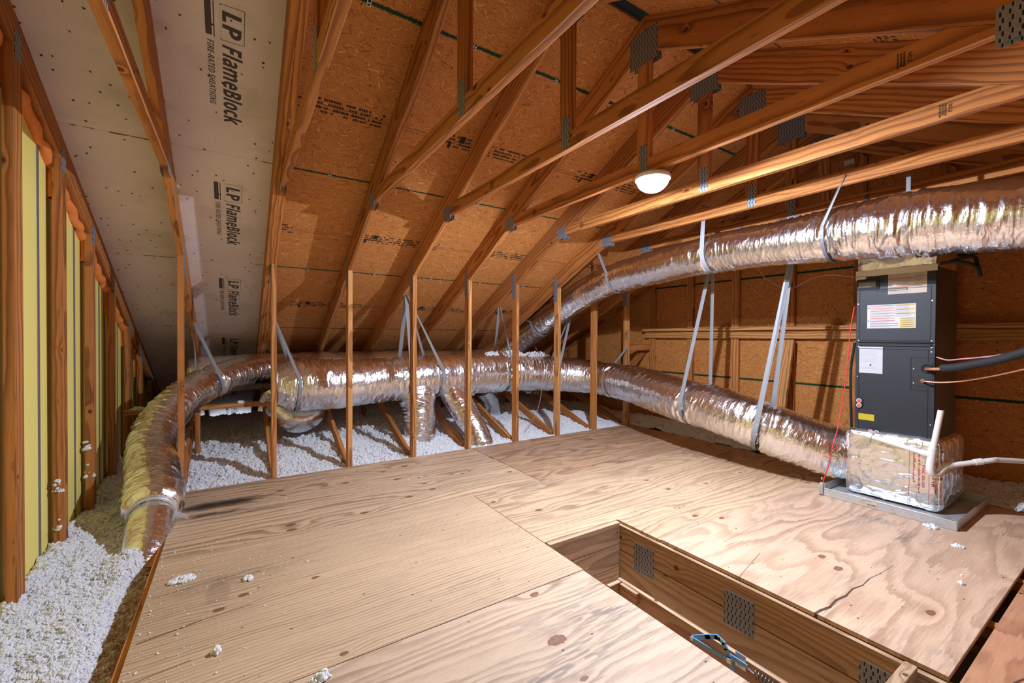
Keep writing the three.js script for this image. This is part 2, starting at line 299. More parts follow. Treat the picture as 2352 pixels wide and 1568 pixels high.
function cyl(a, b, r, rad = 20, r2 = r) { const L = a.distanceTo(b), g = new THREE.CylinderGeometry(r2, r, L, rad, 1); g.translate(0, L / 2, 0); g.applyQuaternion(new THREE.Quaternion().setFromUnitVectors(new THREE.Vector3(0, 1, 0), b.clone().sub(a).normalize())); g.translate(a.x, a.y, a.z); return g; }
const plain = (g) => { const k = g.index ? g.toNonIndexed() : g; for (const n of Object.keys(k.attributes)) if (!['position', 'normal', 'uv'].includes(n)) k.deleteAttribute(n); return k; };
const merge = (...gs) => mergeGeometries(gs.map(plain));

// ---------------------------------------------------------------- dimensions of the roof
const S = 0.495, DR = 1.78, YR = 2.929, RT = 0.206, ANG = Math.atan(S), DE = 8.2;
const yb = (D) => YR - S * Math.abs(D - DR), ys = (D) => yb(D) + RT;
const TX = (i) => (i === 0 ? -0.348 : -0.336 + 0.6096 * i);

// ---------------------------------------------------------------- setting: floor
{
  const floor = new THREE.Group(); floor.name = 'floor'; scene.add(floor); struct(floor, 'plywood storage deck of butted sheets over the attic joists', 'floor');
  const sheet = (poly, x0, D0, m, lift = 0, th = 0.0185) => {   // poly in (x, D)
    const s = new THREE.Shape(poly.map(([x, D]) => new THREE.Vector2(x, D)));
    const g = new THREE.ExtrudeGeometry(s, { depth: th - 0.002, bevelEnabled: true, bevelThickness: 0.001, bevelSize: 0.0012, bevelOffset: -0.0012, bevelSegments: 1 });
    const p = g.attributes.position, uv = g.attributes.uv;
    for (let i = 0; i < p.count; i++) uv.setXY(i, (p.getX(i) - x0) / 2.44, (p.getY(i) - D0) / 1.22);
    MX.set(1, 0, 0, 0, 0, 0, 1, lift - th + 0.001, 0, -1, 0, 0, 0, 0, 0, 1); g.applyMatrix4(MX);
    return mesh('plywood_sheet', g, m, floor);
  };
  const rect = (x0, x1, D0, D1) => [[x0, D0], [x1, D0], [x1, D1], [x0, D1]];
  sheet(rect(-0.34, 2.118, 2.851, 4.075), -0.34, 2.85, PLY.a);
  sheet(rect(-0.34, 1.498, 1.640, 2.847), -0.94, 1.635, PLY.b);
  sheet(rect(-0.34, 1.492, 0.425, 1.636), 1.5 - 2.44, 0.42, PLY.c);
  sheet(rect(2.124, 4.55, 2.851, 4.075), 2.124, 2.85, PLY.f);
  sheet([[1.502, 1.978], [2.10, 1.978], [2.10, 1.640], [3.94, 1.640], [3.94, 2.847], [1.502, 2.847]], 1.505, 1.645, PLY.e);
  sheet(rect(3.944, 4.55, 1.640, 2.847), 3.94, 1.64, PLY.f);
  sheet(rect(2.104, 4.52, 0.425, 1.636), 2.085, 0.42, PLY.d, 0.004);
  sheet(rect(2.104, 4.52, -0.78, 0.405), 2.1, -0.8, PLY.g, -0.018);
  sheet(rect(-0.34, 1.492, -0.78, 0.421), -0.94, -0.8, PLY.g, -0.004);
  // drywall under the joists
  mesh('ceiling_drywall', box(-1.0, 1.49, -0.40, -0.385, -4.7, 8.0), M.drywall, floor); mesh('ceiling_drywall', box(2.12, 5.2, -0.40, -0.385, -4.7, 8.0), M.drywall, floor);
  mesh('ceiling_drywall', box(1.49, 2.12, -0.40, -0.385, 1.98, 8.0), M.drywall, floor); mesh('ceiling_drywall', box(1.49, 2.12, -0.40, -0.385, -4.7, 0.4), M.drywall, floor);
}

// ---------------------------------------------------------------- setting: roof sheathing
{
  const ceil = new THREE.Group(); ceil.name = 'ceiling'; scene.add(ceil); struct(ceil, 'sloped roof deck of strand board with a white fire-rated strip', 'roof');
  const k = Math.sqrt(1 + S * S), pitch = 1.2192 / k, T = 0.0125;
  const rows = [[DR + 0.035, 2.265]]; for (let d = 2.265; d < 8.3; d += 1.0875) rows.push([d, Math.min(d + 1.0875, 8.42)]);
  const near = rows.map(([a, b]) => [2 * DR - a, 2 * DR - b]);
  function panel(name, x0, x1, Da, Db, m, uvf) {
    const g0 = 0.0015, sgn = Math.sign(Db - Da), a = Da + sgn * g0, b = Db - sgn * g0;
    const g = new THREE.BoxGeometry(1, 1, 1).toNonIndexed(), p = g.attributes.position, uv = g.attributes.uv;
    for (let i = 0; i < p.count; i++) {
      const u = p.getX(i) + 0.5, v = p.getZ(i) + 0.5, up = p.getY(i) > 0 ? T * k : 0, D = mix(a, b, v), x = mix(x0 + g0, x1 - g0, u);
      p.setXYZ(i, x, ys(D) + up + 0.0005, -D); uv.setXY(i, ...uvf(x, Math.abs(D - Da) * k));
    }
    g.computeVertexNormals(); 
    const q = mesh(name, g, m, ceil); if (sgn < 0) { m.side = THREE.DoubleSide; } return q;
  }
  osbRoof.side = THREE.DoubleSide; flameMat.side = THREE.DoubleSide;
  rows.forEach(([a, b], i) => {
    const off = i % 2 ? 1.22 : 0, full = b - a > 1.0 ? 0 : 1.22 - Math.abs(b - a) * k;
    for (let x = 0.236 - off; x < 5.2; x += 2.44) { const x0 = Math.max(x, 0.236), x1 = Math.min(x + 2.44, 5.16); if (x1 - x0 > 0.05) panel('strand_board', x0, x1, a, b, osbRoof, (px, s) => [(px - x + (i * 0.37)) / 2.44, 1 - (s + (i === 0 ? full : 0)) / 1.22]); }
    panel('fire_rated_panel', -0.98, 0.236, a, b, flameMat, (px, s) => [(px + 0.90) / 1.22, 1 - (s + (i === 0 ? full : 0)) / 1.22]);
  });
  near.forEach(([a, b], i) => { for (let x = -0.98; x < 5.1; x += 2.44) panel('strand_board', x, Math.min(x + 2.44, 5.16), a, b, osbRoof, (px, s) => [(px - x + i * 0.6) / 2.44, s / 1.22]); });
  // ridge vent: closed above, a dark slot
  mesh('ridge_vent', prism([[DR - 0.09, ys(DR) - 0.0], [DR, ys(DR) + 0.055], [DR + 0.09, ys(DR) - 0.0], [DR + 0.09, ys(DR) + 0.02], [DR, ys(DR) + 0.075], [DR - 0.09, ys(DR) + 0.02]], -0.98, 5.16, 0, 0), M.black, ceil);
  // panel clips on the seams, one between neighbouring rafters
  const clipG = merge(box(-0.014, -0.009, -0.007, 0.0, -0.024, 0.024, 0.0008), box(0.009, 0.014, -0.007, 0.0, -0.024, 0.024, 0.0008), box(-0.014, 0.014, -0.007, -0.003, 0.019, 0.024, 0.0005), box(-0.014, 0.014, -0.007, -0.003, -0.003, 0.003, 0.0005));
  for (const d of [2.265, 3.3525, 4.44]) for (let i = 1; i < 9; i++) { const c = mesh('panel_clip', clipG, M.clipM, ceil); c.scale.setScalar(0.8); c.position.copy(V(TX(i) + 0.305, ys(d) - 0.001, d)); c.rotation.x = -ANG; }
}

// ---------------------------------------------------------------- setting: left separation wall
{
  const w = new THREE.Group(); w.name = 'wall_left'; scene.add(w); struct(w, 'yellow gypsum shaft-liner wall with thin steel studs', 'wall');
  const st = []; for (let d = 3.31 - 0.61 * 12; d < 8.3; d += 0.61) st.push(d);
  for (let i = 0; i < st.length - 1; i++) { const a = st[i] + 0.0165, b = st[i + 1] - 0.0165; mesh('gypsum_panel', prism([[a, -0.3], [b, -0.3], [b, ys(b) + 0.01], ...(a < DR && b > DR ? [[DR, ys(DR)]] : []), [a, ys(a) + 0.01]], -0.94, -0.885, 0, 0.0015), M.yellow, w); }
  for (const d of st) mesh('steel_stud', prism([[d - 0.016, -0.3], [d + 0.016, -0.3], [d + 0.016, ys(d) - 0.012], [d - 0.016, ys(d) - 0.012]], -0.945, -0.8835, 0, 0.0008), M.steel, w);
  mesh('floor_track', box(-0.884, -0.8815, -0.08, -0.022, -4.6, 8.2, 0.0005), M.steel, w);
  mesh('wall_backing', prism([[-4.7, -0.4], [8.3, -0.4], [8.3, ys(8.3)], [DR, ys(DR)], [-4.7, ys(-4.7)]], -1.0, -0.95, 0, 0), M.drywall, w);
}
// ---------------------------------------------------------------- setting: gable wall on the right, eave walls
{
  const w = new THREE.Group(); w.name = 'wall_right'; scene.add(w); struct(w, 'strand-board gable end wall behind the studs', 'wall');
  const cut = (y0, y1, D0, D1) => { const q = []; for (const [d, y] of [[D0, y0], [D1, y0], [D1, y1], [D0, y1]]) q.push([d, Math.min(y, ys(d) - 0.001)]); return q; };
  for (const [y0, y1] of [[-0.39, 0.705], [0.708, 1.885], [1.888, 3.06]]) for (let d = -4.4; d < 8.2; d += 2.44) {
    const a = d + 0.0015, b = Math.min(d + 2.44, 8.3) - 0.0015, P = [];
    for (let t = 0; t <= 24; t++) P.push(mix(a, b, t / 24));
    const top = P.map((D) => [D, Math.min(y1, ys(D) - 0.001)]).filter((q) => q[1] > y0 + 0.01);
    if (top.length < 2) continue;
    const g = prism([[top[0][0], y0], [top.at(-1)[0], y0], ...top.reverse()], 5.062, 5.075, 0, 0.001), p = g.attributes.position, uv = g.attributes.uv;
    for (let i = 0; i < p.count; i++) uv.setXY(i, (-p.getZ(i) - d) / 2.44 + y0, (p.getY(i) - y0) / (y0 < 0 ? 1.095 : 1.178));
    mesh('strand_board', g, osbWall, w);
  }
  mesh('siding', prism([[-4.7, -0.4], [8.3, -0.4], [8.3, ys(8.3)], [DR, ys(DR)], [-4.7, ys(-4.7)]], 5.08, 5.12, 0, 0), M.dark, w);
  const b = new THREE.Group(); b.name = 'wall_back'; scene.add(b); struct(b, 'low eave wall under the far end of the roof slope', 'wall');
  mesh('top_plate', box(-1.0, 5.12, -0.4, -0.06, 7.95, 8.04), cleanWood[0], b);
  const n = new THREE.Group(); n.name = 'wall_front'; scene.add(n); struct(n, 'closed eave wall of the opposite roof slope', 'wall');
  mesh('strand_board', box(-1.0, 5.12, -0.4, 0.2, -4.62, -4.58), osbWall, n);
}

// ---------------------------------------------------------------- insulation
const hI = (x, D) => {
  const n = fbm(x * 3.1 + 9, D * 3.1, 5, 4) - 0.47, f = fbm(x * 16, D * 16, 8, 3) - 0.44;
  if (D < 4.08 && x < 0) return -0.075 + 0.10 * n + 0.05 * f + 0.05 * sm(-0.55, -0.88, x) * sm(2.0, 3.5, D) + 0.02 * sm(-0.6, -0.9, x) - 0.10 * sm(-0.54, -0.37, x) + 0.12 * Math.exp(-((x + 0.44) ** 2) / 0.008 - (D - 3.12) ** 2 / 0.02);
  if (x > 4.5) return 0.0 + 0.12 * n + 0.05 * f + 0.06 * sm(4.6, 5.0, x);
  return -0.035 + 0.085 * sm(4.1, 4.9, D) + 0.13 * n * sm(4.0, 4.5, D) + 0.04 * f - 0.12 * sm(7.2, 8.0, D);
};
{
  function field(x0, x1, D0, D1, st) {
    const nx = Math.round((x1 - x0) / st), nd = Math.round((D1 - D0) / st), pos = new Float32Array((nx + 1) * (nd + 1) * 3), idx = [];
    for (let j = 0, k = 0; j <= nd; j++) for (let i = 0; i <= nx; i++) { const x = mix(x0, x1, i / nx), D = mix(D0, D1, j / nd); pos[k++] = x; pos[k++] = hI(x, D) + 0.012 * (n2(x * 60, D * 60, 3) - 0.5); pos[k++] = -D; }
    for (let j = 0; j < nd; j++) for (let i = 0; i < nx; i++) { const a = j * (nx + 1) + i, b = a + 1, c = a + nx + 1, d = c + 1; idx.push(a, b, c, b, d, c); }
    const g = new THREE.BufferGeometry(); g.setAttribute('position', new THREE.BufferAttribute(pos, 3)); g.setIndex(idx); g.computeVertexNormals(); return g;
  }
  // one small ragged clump, reused
  const clump = (seed) => {
    const g = new THREE.IcosahedronGeometry(1, 2).toNonIndexed(), p = g.attributes.position;
    for (let i = 0; i < p.count; i++) { const x = p.getX(i), y = p.getY(i), z = p.getZ(i), s = 0.25 + 1.3 * n3(x * 2.3 + seed, y * 2.3 + 40, z * 2.3 + 9); p.setXYZ(i, x * s, y * s * 0.8, z * s); }
    g.computeVertexNormals(); g.deleteAttribute('uv'); return g;
  };
  const q = rng(41), m4 = new THREE.Matrix4(), Q = new THREE.Quaternion(), e = new THREE.Euler();
  function fill(name, label, areas, geo, seed) {
    const o = new THREE.Group(); o.name = name; scene.add(o); tag(o, label, 'insulation', null, 'stuff');
    const surf = mesh('surface', geo, M.fluff, o); surf.userData.kind = 'stuff';
    let n = 0; for (const a of areas) n += a[4];
    const im = new THREE.InstancedMesh(clump(seed), M.fluff, n); im.name = 'clump'; im.castShadow = im.receiveShadow = true; im.userData.kind = 'stuff';
    let k = 0;
    for (const [x0, x1, D0, D1, cnt, s0, s1] of areas) for (let i = 0; i < cnt; i++) {
      const x = mix(x0, x1, q()), D = mix(D0, D1, q()), s = mix(s0, s1, q() * q());
      e.set(q() * 6, q() * 6, q() * 6); Q.setFromEuler(e); m4.compose(new THREE.Vector3(x, hI(x, D) + s * (q() * 0.9 - 0.1), -D), Q, new THREE.Vector3(s, s, s)); im.setMatrixAt(k++, m4);
    }
    o.add(im);
  }
  fill('blown_insulation', 'white blown-in insulation heaped between the yellow wall and the deck edge', [[-0.862, -0.36, 1.2, 3.2, 24000, 0.004, 0.015], [-0.862, -0.36, 3.2, 4.1, 8000, 0.005, 0.016]], field(-0.8805, -0.345, 0.6, 4.09, 0.014), 3);
  fill('blown_insulation_001', 'white blown-in insulation spread under the ducts along the far eave', [[-0.862, 4.55, 4.11, 5.0, 42000, 0.006, 0.018], [-0.862, 4.9, 5.0, 7.6, 16000, 0.012, 0.03]], field(-0.8805, 5.05, 4.09, 7.94, 0.025), 5);
  fill('blown_insulation_002', 'strip of loose insulation at the foot of the strand-board gable wall', [[4.57, 5.04, -0.5, 4.1, 20000, 0.007, 0.02]], field(4.56, 5.055, -0.9, 4.09, 0.02), 7);
}

// ---------------------------------------------------------------- trusses
const ORD = ['first', 'second', 'third', 'fourth', 'fifth', 'sixth', 'seventh', 'eighth', 'ninth', 'tenth'];
function plate(parent, x, D, y, w, h, ang = 0) {
  const g = new THREE.BoxGeometry(0.0016, h, w).toNonIndexed(), uv = g.attributes.uv, p = g.attributes.position;
  for (let i = 0; i < uv.count; i++) uv.setXY(i, p.getZ(i) / 0.17, p.getY(i) / 0.17);
  const m = mesh('connector_plate', g, plateMat, parent); m.position.set(x, y, -D); m.rotation.x = ang; return m;
}
const HT = 0.019;
function truss(i) {
  const X = TX(i), g = group('roof_truss', X, 0, 0);
  tag(g, `wooden roof truss with collar tie, ${ORD[i]} from the yellow wall`, 'roof truss', 'roof trusses between the two end walls');
  mesh('top_chord', prism([[DR, yb(DR)], [DE, yb(DE)], [DE, ys(DE)], [DR, ys(DR)]], -HT, HT, -ANG), wood(), g);
  const DN = -4.5; mesh('top_chord', prism([[DN, yb(DN)], [DR - 0.001, yb(DR)], [DR - 0.001, ys(DR)], [DN, ys(DN)]], -HT, HT, ANG), wood(), g);
  const yc0 = 2.18, yc1 = 2.269, e = (y) => (YR - y) / S - 0.001;
  mesh('collar_tie', prism([[DR - e(yc0), yc0], [DR + e(yc0), yc0], [DR + e(yc1), yc1], [DR - e(yc1), yc1]], -HT, HT, 0), woodMats[(i * 3 + 1) % 12], g);
  mesh('king_post', prism([[DR - 0.0445, yc1 + 0.001], [DR + 0.0445, yc1 + 0.001], [DR + 0.0445, yb(DR + 0.0445) - 0.001], [DR, YR - 0.001], [DR - 0.0445, yb(DR - 0.0445) - 0.001]], -HT, HT, Math.PI / 2), wood(), g);
  mesh('web_post', prism([[4.09, -0.015], [4.179, -0.015], [4.179, yb(4.179) - 0.001], [4.09, yb(4.09) - 0.001]], -HT, HT, Math.PI / 2), i === 0 ? woodMats[2] : [cleanWood[i % 4], woodMats[(i * 3) % 12]][i % 2], g);
  // diagonal web towards the eave
  const a = [4.23, -0.03], ang = Math.atan2(0.72, 2.0), cs = Math.cos(ang), sn = Math.sin(ang), w = 0.0445, Dm = 6.42, hit = (o) => { const y0 = a[1] + o / cs, t = (yb(0 + DR) + S * DR - y0 + Math.tan(ang) * a[0]) / (Math.tan(ang) + S); return [t, yb(t) - 0.001]; };
  mesh('web_brace', prism([[a[0], a[1] - w / cs], hit(-w), hit(w), [a[0], a[1] + w / cs]], -HT, HT, ang), wood(), g);
  mesh('bottom_chord', prism([[-4.3, -0.1745], [7.94, -0.1745], [7.94, -0.0165 - 0.003], [-4.3, -0.0165 - 0.003]], -HT, HT, 0), i === 4 ? hatchWood[1] : wood(), g);
  if (i === 3 || i === 4) mesh('bottom_chord', prism([[-4.3, -0.362], [7.94, -0.362], [7.94, -0.180], [-4.3, -0.180]], -HT, HT, 0), i === 4 ? hatchWood[2] : wood(), g);
  for (const s of [-1, 1]) {
    const x = s * (HT + 0.0008);
    plate(g, x, 1.78, 2.94, 0.205, 0.20); plate(g, x, 1.775, 2.27, 0.062, 0.165); plate(g, x, 3.29, 2.205, 0.135, 0.115); plate(g, x, 0.27, 2.205, 0.135, 0.115); plate(g, x, 4.15, 1.76, 0.064, 0.29);
  }
  if (i === 4) for (const D of [1.745, 1.16, 0.60, 0.0]) plate(g, -HT - 0.0008, D, -0.165, 0.148, 0.17);
  return g;
}
const STAMP = canvasTex(256, 256, (c, w, h) => { c.clearRect(0, 0, w, h); c.save(); c.translate(128, 128); c.rotate(Math.PI / 2); c.fillStyle = 'rgba(20,14,8,0.85)'; c.font = 'bold 58px sans-serif'; c.fillText('NO.2', -70, -40); const q = rng(19); for (let r = 0; r < 3; r++) for (let x = -100; x < 90;) { const L = 6 + q() * 14; c.fillRect(x, -14 + r * 34, L, 22); x += L + 7; } c.restore(); });
const stampM = mat([1, 1, 1], 0.8, 0, { map: STAMP, transparent: true });
const trusses = []; for (let i = 0; i < 9; i++) trusses.push(truss(i));
for (const [i, D, y] of [[4, 0.565, 2.222], [5, 0.586, 2.222], [3, 2.55, 2.222], [4, 2.9, 2.222], [5, 3.0, 2.222]]) { const g = new THREE.PlaneGeometry(0.07, 0.07); g.rotateY(-Math.PI / 2); const m = mesh('grade_stamp', g, stampM, trusses[i], 'black ink grade stamp'); m.position.set(-HT - 0.0012, y, -D); }
{
  const t = tag(mesh('paper_tag', box(-0.0006, 0.0006, -0.025, 0.025, -0.043, 0.043, 0.0002), mat([0.72, 0.69, 0.64], 0.8)), 'small white paper tag high on the middle stud of the strand-board gable', 'tag'); t.position.copy(V(5.014, 2.90, 1.76));
}
{ // extra rafter where the white sheathing starts
  const g = group('doubled_rafter', 0.235, 0, 0); tag(g, 'second rafter ply nailed beside the truss where the white sheathing ends', 'rafter');
  mesh('board', prism([[DR, yb(DR)], [DE, yb(DE)], [DE, ys(DE)], [DR, ys(DR)]], -HT, HT - 0.0005, -ANG), woodMats[4], g);
}
{ // gable truss against the yellow wall
  const g = group('gable_truss', -0.839, 0, 0); tag(g, 'gable truss with upright studs standing against the yellow wall', 'gable truss');
  const c0 = (D) => ys(D) - 0.15;
  mesh('top_chord', prism([[DR, c0(DR)], [DE, c0(DE)], [DE, ys(DE)], [DR, ys(DR)]], -HT, HT, -ANG), woodMats[2], g);
  mesh('top_chord', prism([[-4.5, c0(-4.5)], [DR - 0.001, c0(DR)], [DR - 0.001, ys(DR)], [-4.5, ys(-4.5)]], -HT, HT, ANG), woodMats[5], g);
  mesh('bottom_chord', prism([[-4.3, -0.30], [7.94, -0.30], [7.94, -0.21], [-4.3, -0.21]], -HT, HT, 0), woodMats[2], g);
  for (let k = -2; k < 8; k++) { const d = 2.80 + 0.612 * k; mesh('stud', prism([[d, -0.208], [d + 0.089, -0.208], [d + 0.089, c0(d + 0.089) - 0.001], [d, c0(d) - 0.001]], -HT, HT, Math.PI / 2), woodMats[[2, 5, 8, 11][(k + 8) % 4]], g); plate(g, HT + 0.0008, d + 0.045, c0(d) + 0.0, 0.07, 0.13, 0); }
}
{ // gable truss against the strand-board wall
  const g = group('gable_truss', 5.036, 0, 0); tag(g, 'gable truss with upright studs standing against the strand-board wall', 'gable truss');
  mesh('top_chord', prism([[DR, ys(DR) - 0.1], [DE, ys(DE) - 0.1], [DE, ys(DE)], [DR, ys(DR)]], -HT, HT, -ANG), woodMats[4], g);
  mesh('top_chord', prism([[-4.5, ys(-4.5) - 0.1], [DR - 0.001, ys(DR) - 0.1], [DR - 0.001, ys(DR)], [-4.5, ys(-4.5)]], -HT, HT, ANG), woodMats[5], g);
  mesh('bottom_chord', prism([[-4.3, -0.30], [7.94, -0.30], [7.94, -0.21], [-4.3, -0.21]], -HT, HT, 0), woodMats[4], g);
  for (let k = -3; k < 7; k++) { const d = 2.88 + 0.606 * k - 0.045; mesh('stud', prism([[d, -0.208], [d + 0.089, -0.208], [d + 0.089, ys(d + 0.089) - 0.101], [d, ys(Math.max(d, 0)) - 0.101 - (d < DR ? 0.05 : 0)]], -HT, HT, Math.PI / 2), [woodMats[0], woodMats[3], woodMats[7]][(k + 9) % 3], g); }
}
// ---------------------------------------------------------------- loose braces
{
  const up = new THREE.Vector3(0, 1, 0), ax = new THREE.Vector3(1, 0, 0);
  tag(mesh('brace_board', board(V(4.997, 1.228, -0.4), V(4.997, 1.228, 4.19), 0.089, 0.036, up), cleanWood[2]), 'horizontal two-by-four nailed on edge across the gable studs', 'brace');
  tag(mesh('brace_board', board(V(4.967, 1.296, -0.4), V(4.967, 1.296, 4.19), 0.089, 0.038, ax), cleanWood[0]), 'horizontal two-by-four laid flat on the gable wall brace', 'brace');
  tag(mesh('brace_board', board(V(4.96, 1.17, 2.27), V(4.66, -0.02, 2.27), 0.14, 0.038, new THREE.Vector3(0, 0, 1)), cleanWood[3]), 'pale diagonal brace leaning from the gable wall down to the deck', 'brace');
  tag(mesh('brace_board', board(V(4.562, 1.05, 4.135), V(5.014, 1.05, 4.135), 0.089, 0.038, up), woodMats[1]), 'short level block between the last truss post and the gable wall', 'brace');
  tag(mesh('brace_board', board(V(4.58, 0.66, 4.22), V(5.0, 1.0, 4.22), 0.089, 0.038, up), woodMats[5]), 'short sloping block beneath the level block at the gable wall', 'brace');
  tag(mesh('brace_board', board(V(-0.815, 0.505, 5.0), V(0.86, 0.505, 5.0), 0.089, 0.038, new THREE.Vector3(0, 0, 1)), woodMats[0]), 'flat lateral brace lying across the web braces by the yellow wall', 'brace');
  // uprights seen under that brace and further back
  for (const [x, D, h] of [[-0.30, 5.06, 0.485], [0.33, 5.06, 0.485]]) tag(mesh('short_stud', board(V(x, -0.05, D), V(x, h, D), 0.089, 0.038, new THREE.Vector3(0, 0, 1)), wood()), x < 0 ? 'short upright under the lateral brace near the yellow wall' : 'short upright under the lateral brace beside the second truss', 'stud');
  for (const [k, x] of [0.93, 1.54, 2.15, 2.76, 3.37, 3.98].entries()) tag(mesh('short_stud', board(V(x, -0.05, 6.3), V(x, yb(6.3) - 0.002, 6.3), 0.089, 0.038, new THREE.Vector3(0, 0, 1)), woodMats[5]), `short upright standing behind the ducts beside the ${ORD[k + 2]} truss from the yellow wall`, 'stud', 'uprights behind the ducts');
}

// ---------------------------------------------------------------- foam beads at the yellow wall
{
  const foamN = ['beside the first stud', 'between the first and second studs', 'between the second and third studs', 'between the third and fourth studs', 'between the fourth and fifth studs', 'between the fifth and sixth studs'];
  for (let k = 0; k < 6; k++) {
    const d0 = 2.80 + 0.612 * (k - 1) + 0.11, d1 = d0 + 0.55, n = 60, rad = 12, c = (D) => ys(D) - 0.165;
    const pts = []; for (let t = 0; t <= 12; t++) { const D = mix(d0, d1, t / 12); pts.push(V(-0.872 + 0.006 * Math.sin(t * 2.1 + k), c(D) - 0.004 + 0.012 * (n2(t, k, 4) - 0.5), D)); }
    pts.push(V(-0.868, c(d1) - 0.07, d1 + 0.005), V(-0.868, c(d1) - 0.15 - 0.03 * (k % 2), d1 + 0.0));
    const g = tube(pts, 0.022, n, rad), p = g.attributes.position, nn = g.attributes.normal;
    for (let i = 0; i < p.count; i++) { const s = 0.011 * (n3(p.getX(i) * 30, p.getY(i) * 26, p.getZ(i) * 26) - 0.35) + 0.004 * n3(p.getX(i) * 90, p.getY(i) * 90, p.getZ(i) * 90); p.setXYZ(i, p.getX(i) + nn.getX(i) * s, p.getY(i) + nn.getY(i) * s, p.getZ(i) + nn.getZ(i) * s); }
    g.computeVertexNormals();
    tag(mesh('foam_bead', g, M.orange), 'orange spray foam bead under the gable chord, ' + foamN[k], 'foam', 'foam beads along the yellow wall');
  }
}

// ---------------------------------------------------------------- ducts
function ductGeo(P, o = {}) {
  // P: [x, y, D, r]; wrinkled jacket
  const cv = new THREE.CatmullRomCurve3(P.map((p) => V(p[0], p[1], p[2])), false, 'centripetal'), L = cv.getLength(), N = Math.max(24, Math.round(L / (o.step ?? 0.007))), NR = o.rad ?? 72;
  cv.arcLengthDivisions = 400; cv.updateArcLengths();
  const cum = [0]; { const q = new THREE.CatmullRomCurve3(cv.points, false, 'centripetal'); for (let i = 1; i < P.length; i++) { let s = 0, a = cv.getPoint((i - 1) / (P.length - 1)); for (let t = 1; t <= 12; t++) { const b = cv.getPoint((i - 1 + t / 12) / (P.length - 1)); s += a.distanceTo(b); a = b; } cum.push(cum[i - 1] + s); } }
  const rad = (s) => { let i = 1; while (i < cum.length - 1 && cum[i] < s) i++; const t = clamp((s - cum[i - 1]) / (cum[i] - cum[i - 1]), 0, 1); return mix(P[i - 1][3], P[i][3], t * t * (3 - 2 * t)); };
  const cin0 = (o.cinch ?? []).map(([x, D, w, d]) => { let bs = 0, bd = 99; for (let i = 0; i <= 400; i++) { const p = cv.getPointAt(i / 400), e = Math.hypot(p.x - x, -p.z - D); if (e < bd) { bd = e; bs = (i / 400) * L; } } return [bs, w, d]; });
  const fr = cv.computeFrenetFrames(N, false), pos = new Float32Array((N + 1) * (NR + 1) * 3), uv = new Float32Array((N + 1) * (NR + 1) * 2), idx = [], sd = o.seed ?? 1, amp = o.amp ?? 1;
  for (let i = 0; i <= N; i++) {
    const s = (i / N) * L, c = cv.getPointAt(i / N), n = fr.normals[i], b = fr.binormals[i]; let r0 = rad(s), cin = 0, gather = 0;
    for (const [cs, cw, cd] of cin0) { const d = (s - cs) / cw; cin += cd * Math.exp(-d * d); gather += Math.exp(-(((s - cs) / 0.11) ** 2)); }
    for (let j = 0; j <= NR; j++) {
      const th = (j / NR) * 2 * Math.PI, cx = Math.cos(th), cy = Math.sin(th), dir = n.clone().multiplyScalar(cx).addScaledVector(b, cy);
      const low = n3(s * 5 + sd * 9, cx * 1.1 + 5, cy * 1.1 + 5) - 0.5;
      const wv = s * 26 + 2.2 * n3(s * 7 + sd, cx * 1.4, cy * 1.4 + 3), pl = 1 - Math.abs(2 * n3(wv, cx * 0.9 + 7 + sd, cy * 0.9 + 2) - 1);
      const pl2 = 1 - Math.abs(2 * n3(s * 52 + sd * 3, cx * 2.2 + 9, cy * 2.2 + 4) - 1), den = sm(0.35, 0.7, n3(s * 3 + sd * 5, cx * 1.3 + 2, cy * 1.3 + 6));
      const cr = n3(s * 34 + sd, cx * r0 * 34, cy * r0 * 34) - 0.5;
      const rg = 1 - Math.abs(2 * n3(s * 17 + sd, cx * r0 * 19 + 3, cy * r0 * 19 + 8) - 1), rg2 = 1 - Math.abs(2 * n3(s * 40 + sd * 2, cx * r0 * 40 + 1, cy * r0 * 40 + 5) - 1), gd = den * den;
      let d = 0.013 * low + amp * (0.0060 * pl ** 6 * (0.08 + 0.9 * gd + 0.8 * gather) + 0.0034 * pl2 ** 5 * (0.18 + 0.8 * gd + 0.6 * gather) + 0.0032 * rg ** 7 + 0.0014 * rg2 ** 5 + 0.0006 * cr) - cin * r0;
      if (cin > 0.02) d += amp * 0.016 * cin / 0.12 * (n3(th * 4 + sd, s * 2, 3) - 0.5);
      if (o.sag) d -= o.sag * Math.max(0, -dir.y) * 0.0;
      const r = r0 + d, k = (i * (NR + 1) + j);
      const rj = j === NR ? null : 0;
      pos[k * 3] = c.x + dir.x * r; pos[k * 3 + 1] = c.y + dir.y * r; pos[k * 3 + 2] = c.z + dir.z * r;
      if (j === NR) { const k0 = i * (NR + 1); pos[k * 3] = pos[k0 * 3]; pos[k * 3 + 1] = pos[k0 * 3 + 1]; pos[k * 3 + 2] = pos[k0 * 3 + 2]; }
      uv[k * 2] = s / 0.5; uv[k * 2 + 1] = (j / NR) * Math.round((2 * Math.PI * r0) / 0.5 + 0.3);
      if (i < N && j < NR) { const a = k, bb = k + 1, cc = k + NR + 1, dd = cc + 1; idx.push(a, bb, cc, bb, dd, cc); }
    }
  }
  const g = new THREE.BufferGeometry(); g.setAttribute('position', new THREE.BufferAttribute(pos, 3)); g.setAttribute('uv', new THREE.BufferAttribute(uv, 2)); g.setIndex(idx); g.computeVertexNormals();
  const nn = g.attributes.normal; for (let i = 0; i <= N; i++) { const a = i * (NR + 1), b = a + NR; const x = nn.getX(a) + nn.getX(b), y = nn.getY(a) + nn.getY(b), z = nn.getZ(a) + nn.getZ(b), l = Math.hypot(x, y, z) || 1; nn.setXYZ(a, x / l, y / l, z / l); nn.setXYZ(b, x / l, y / l, z / l); }
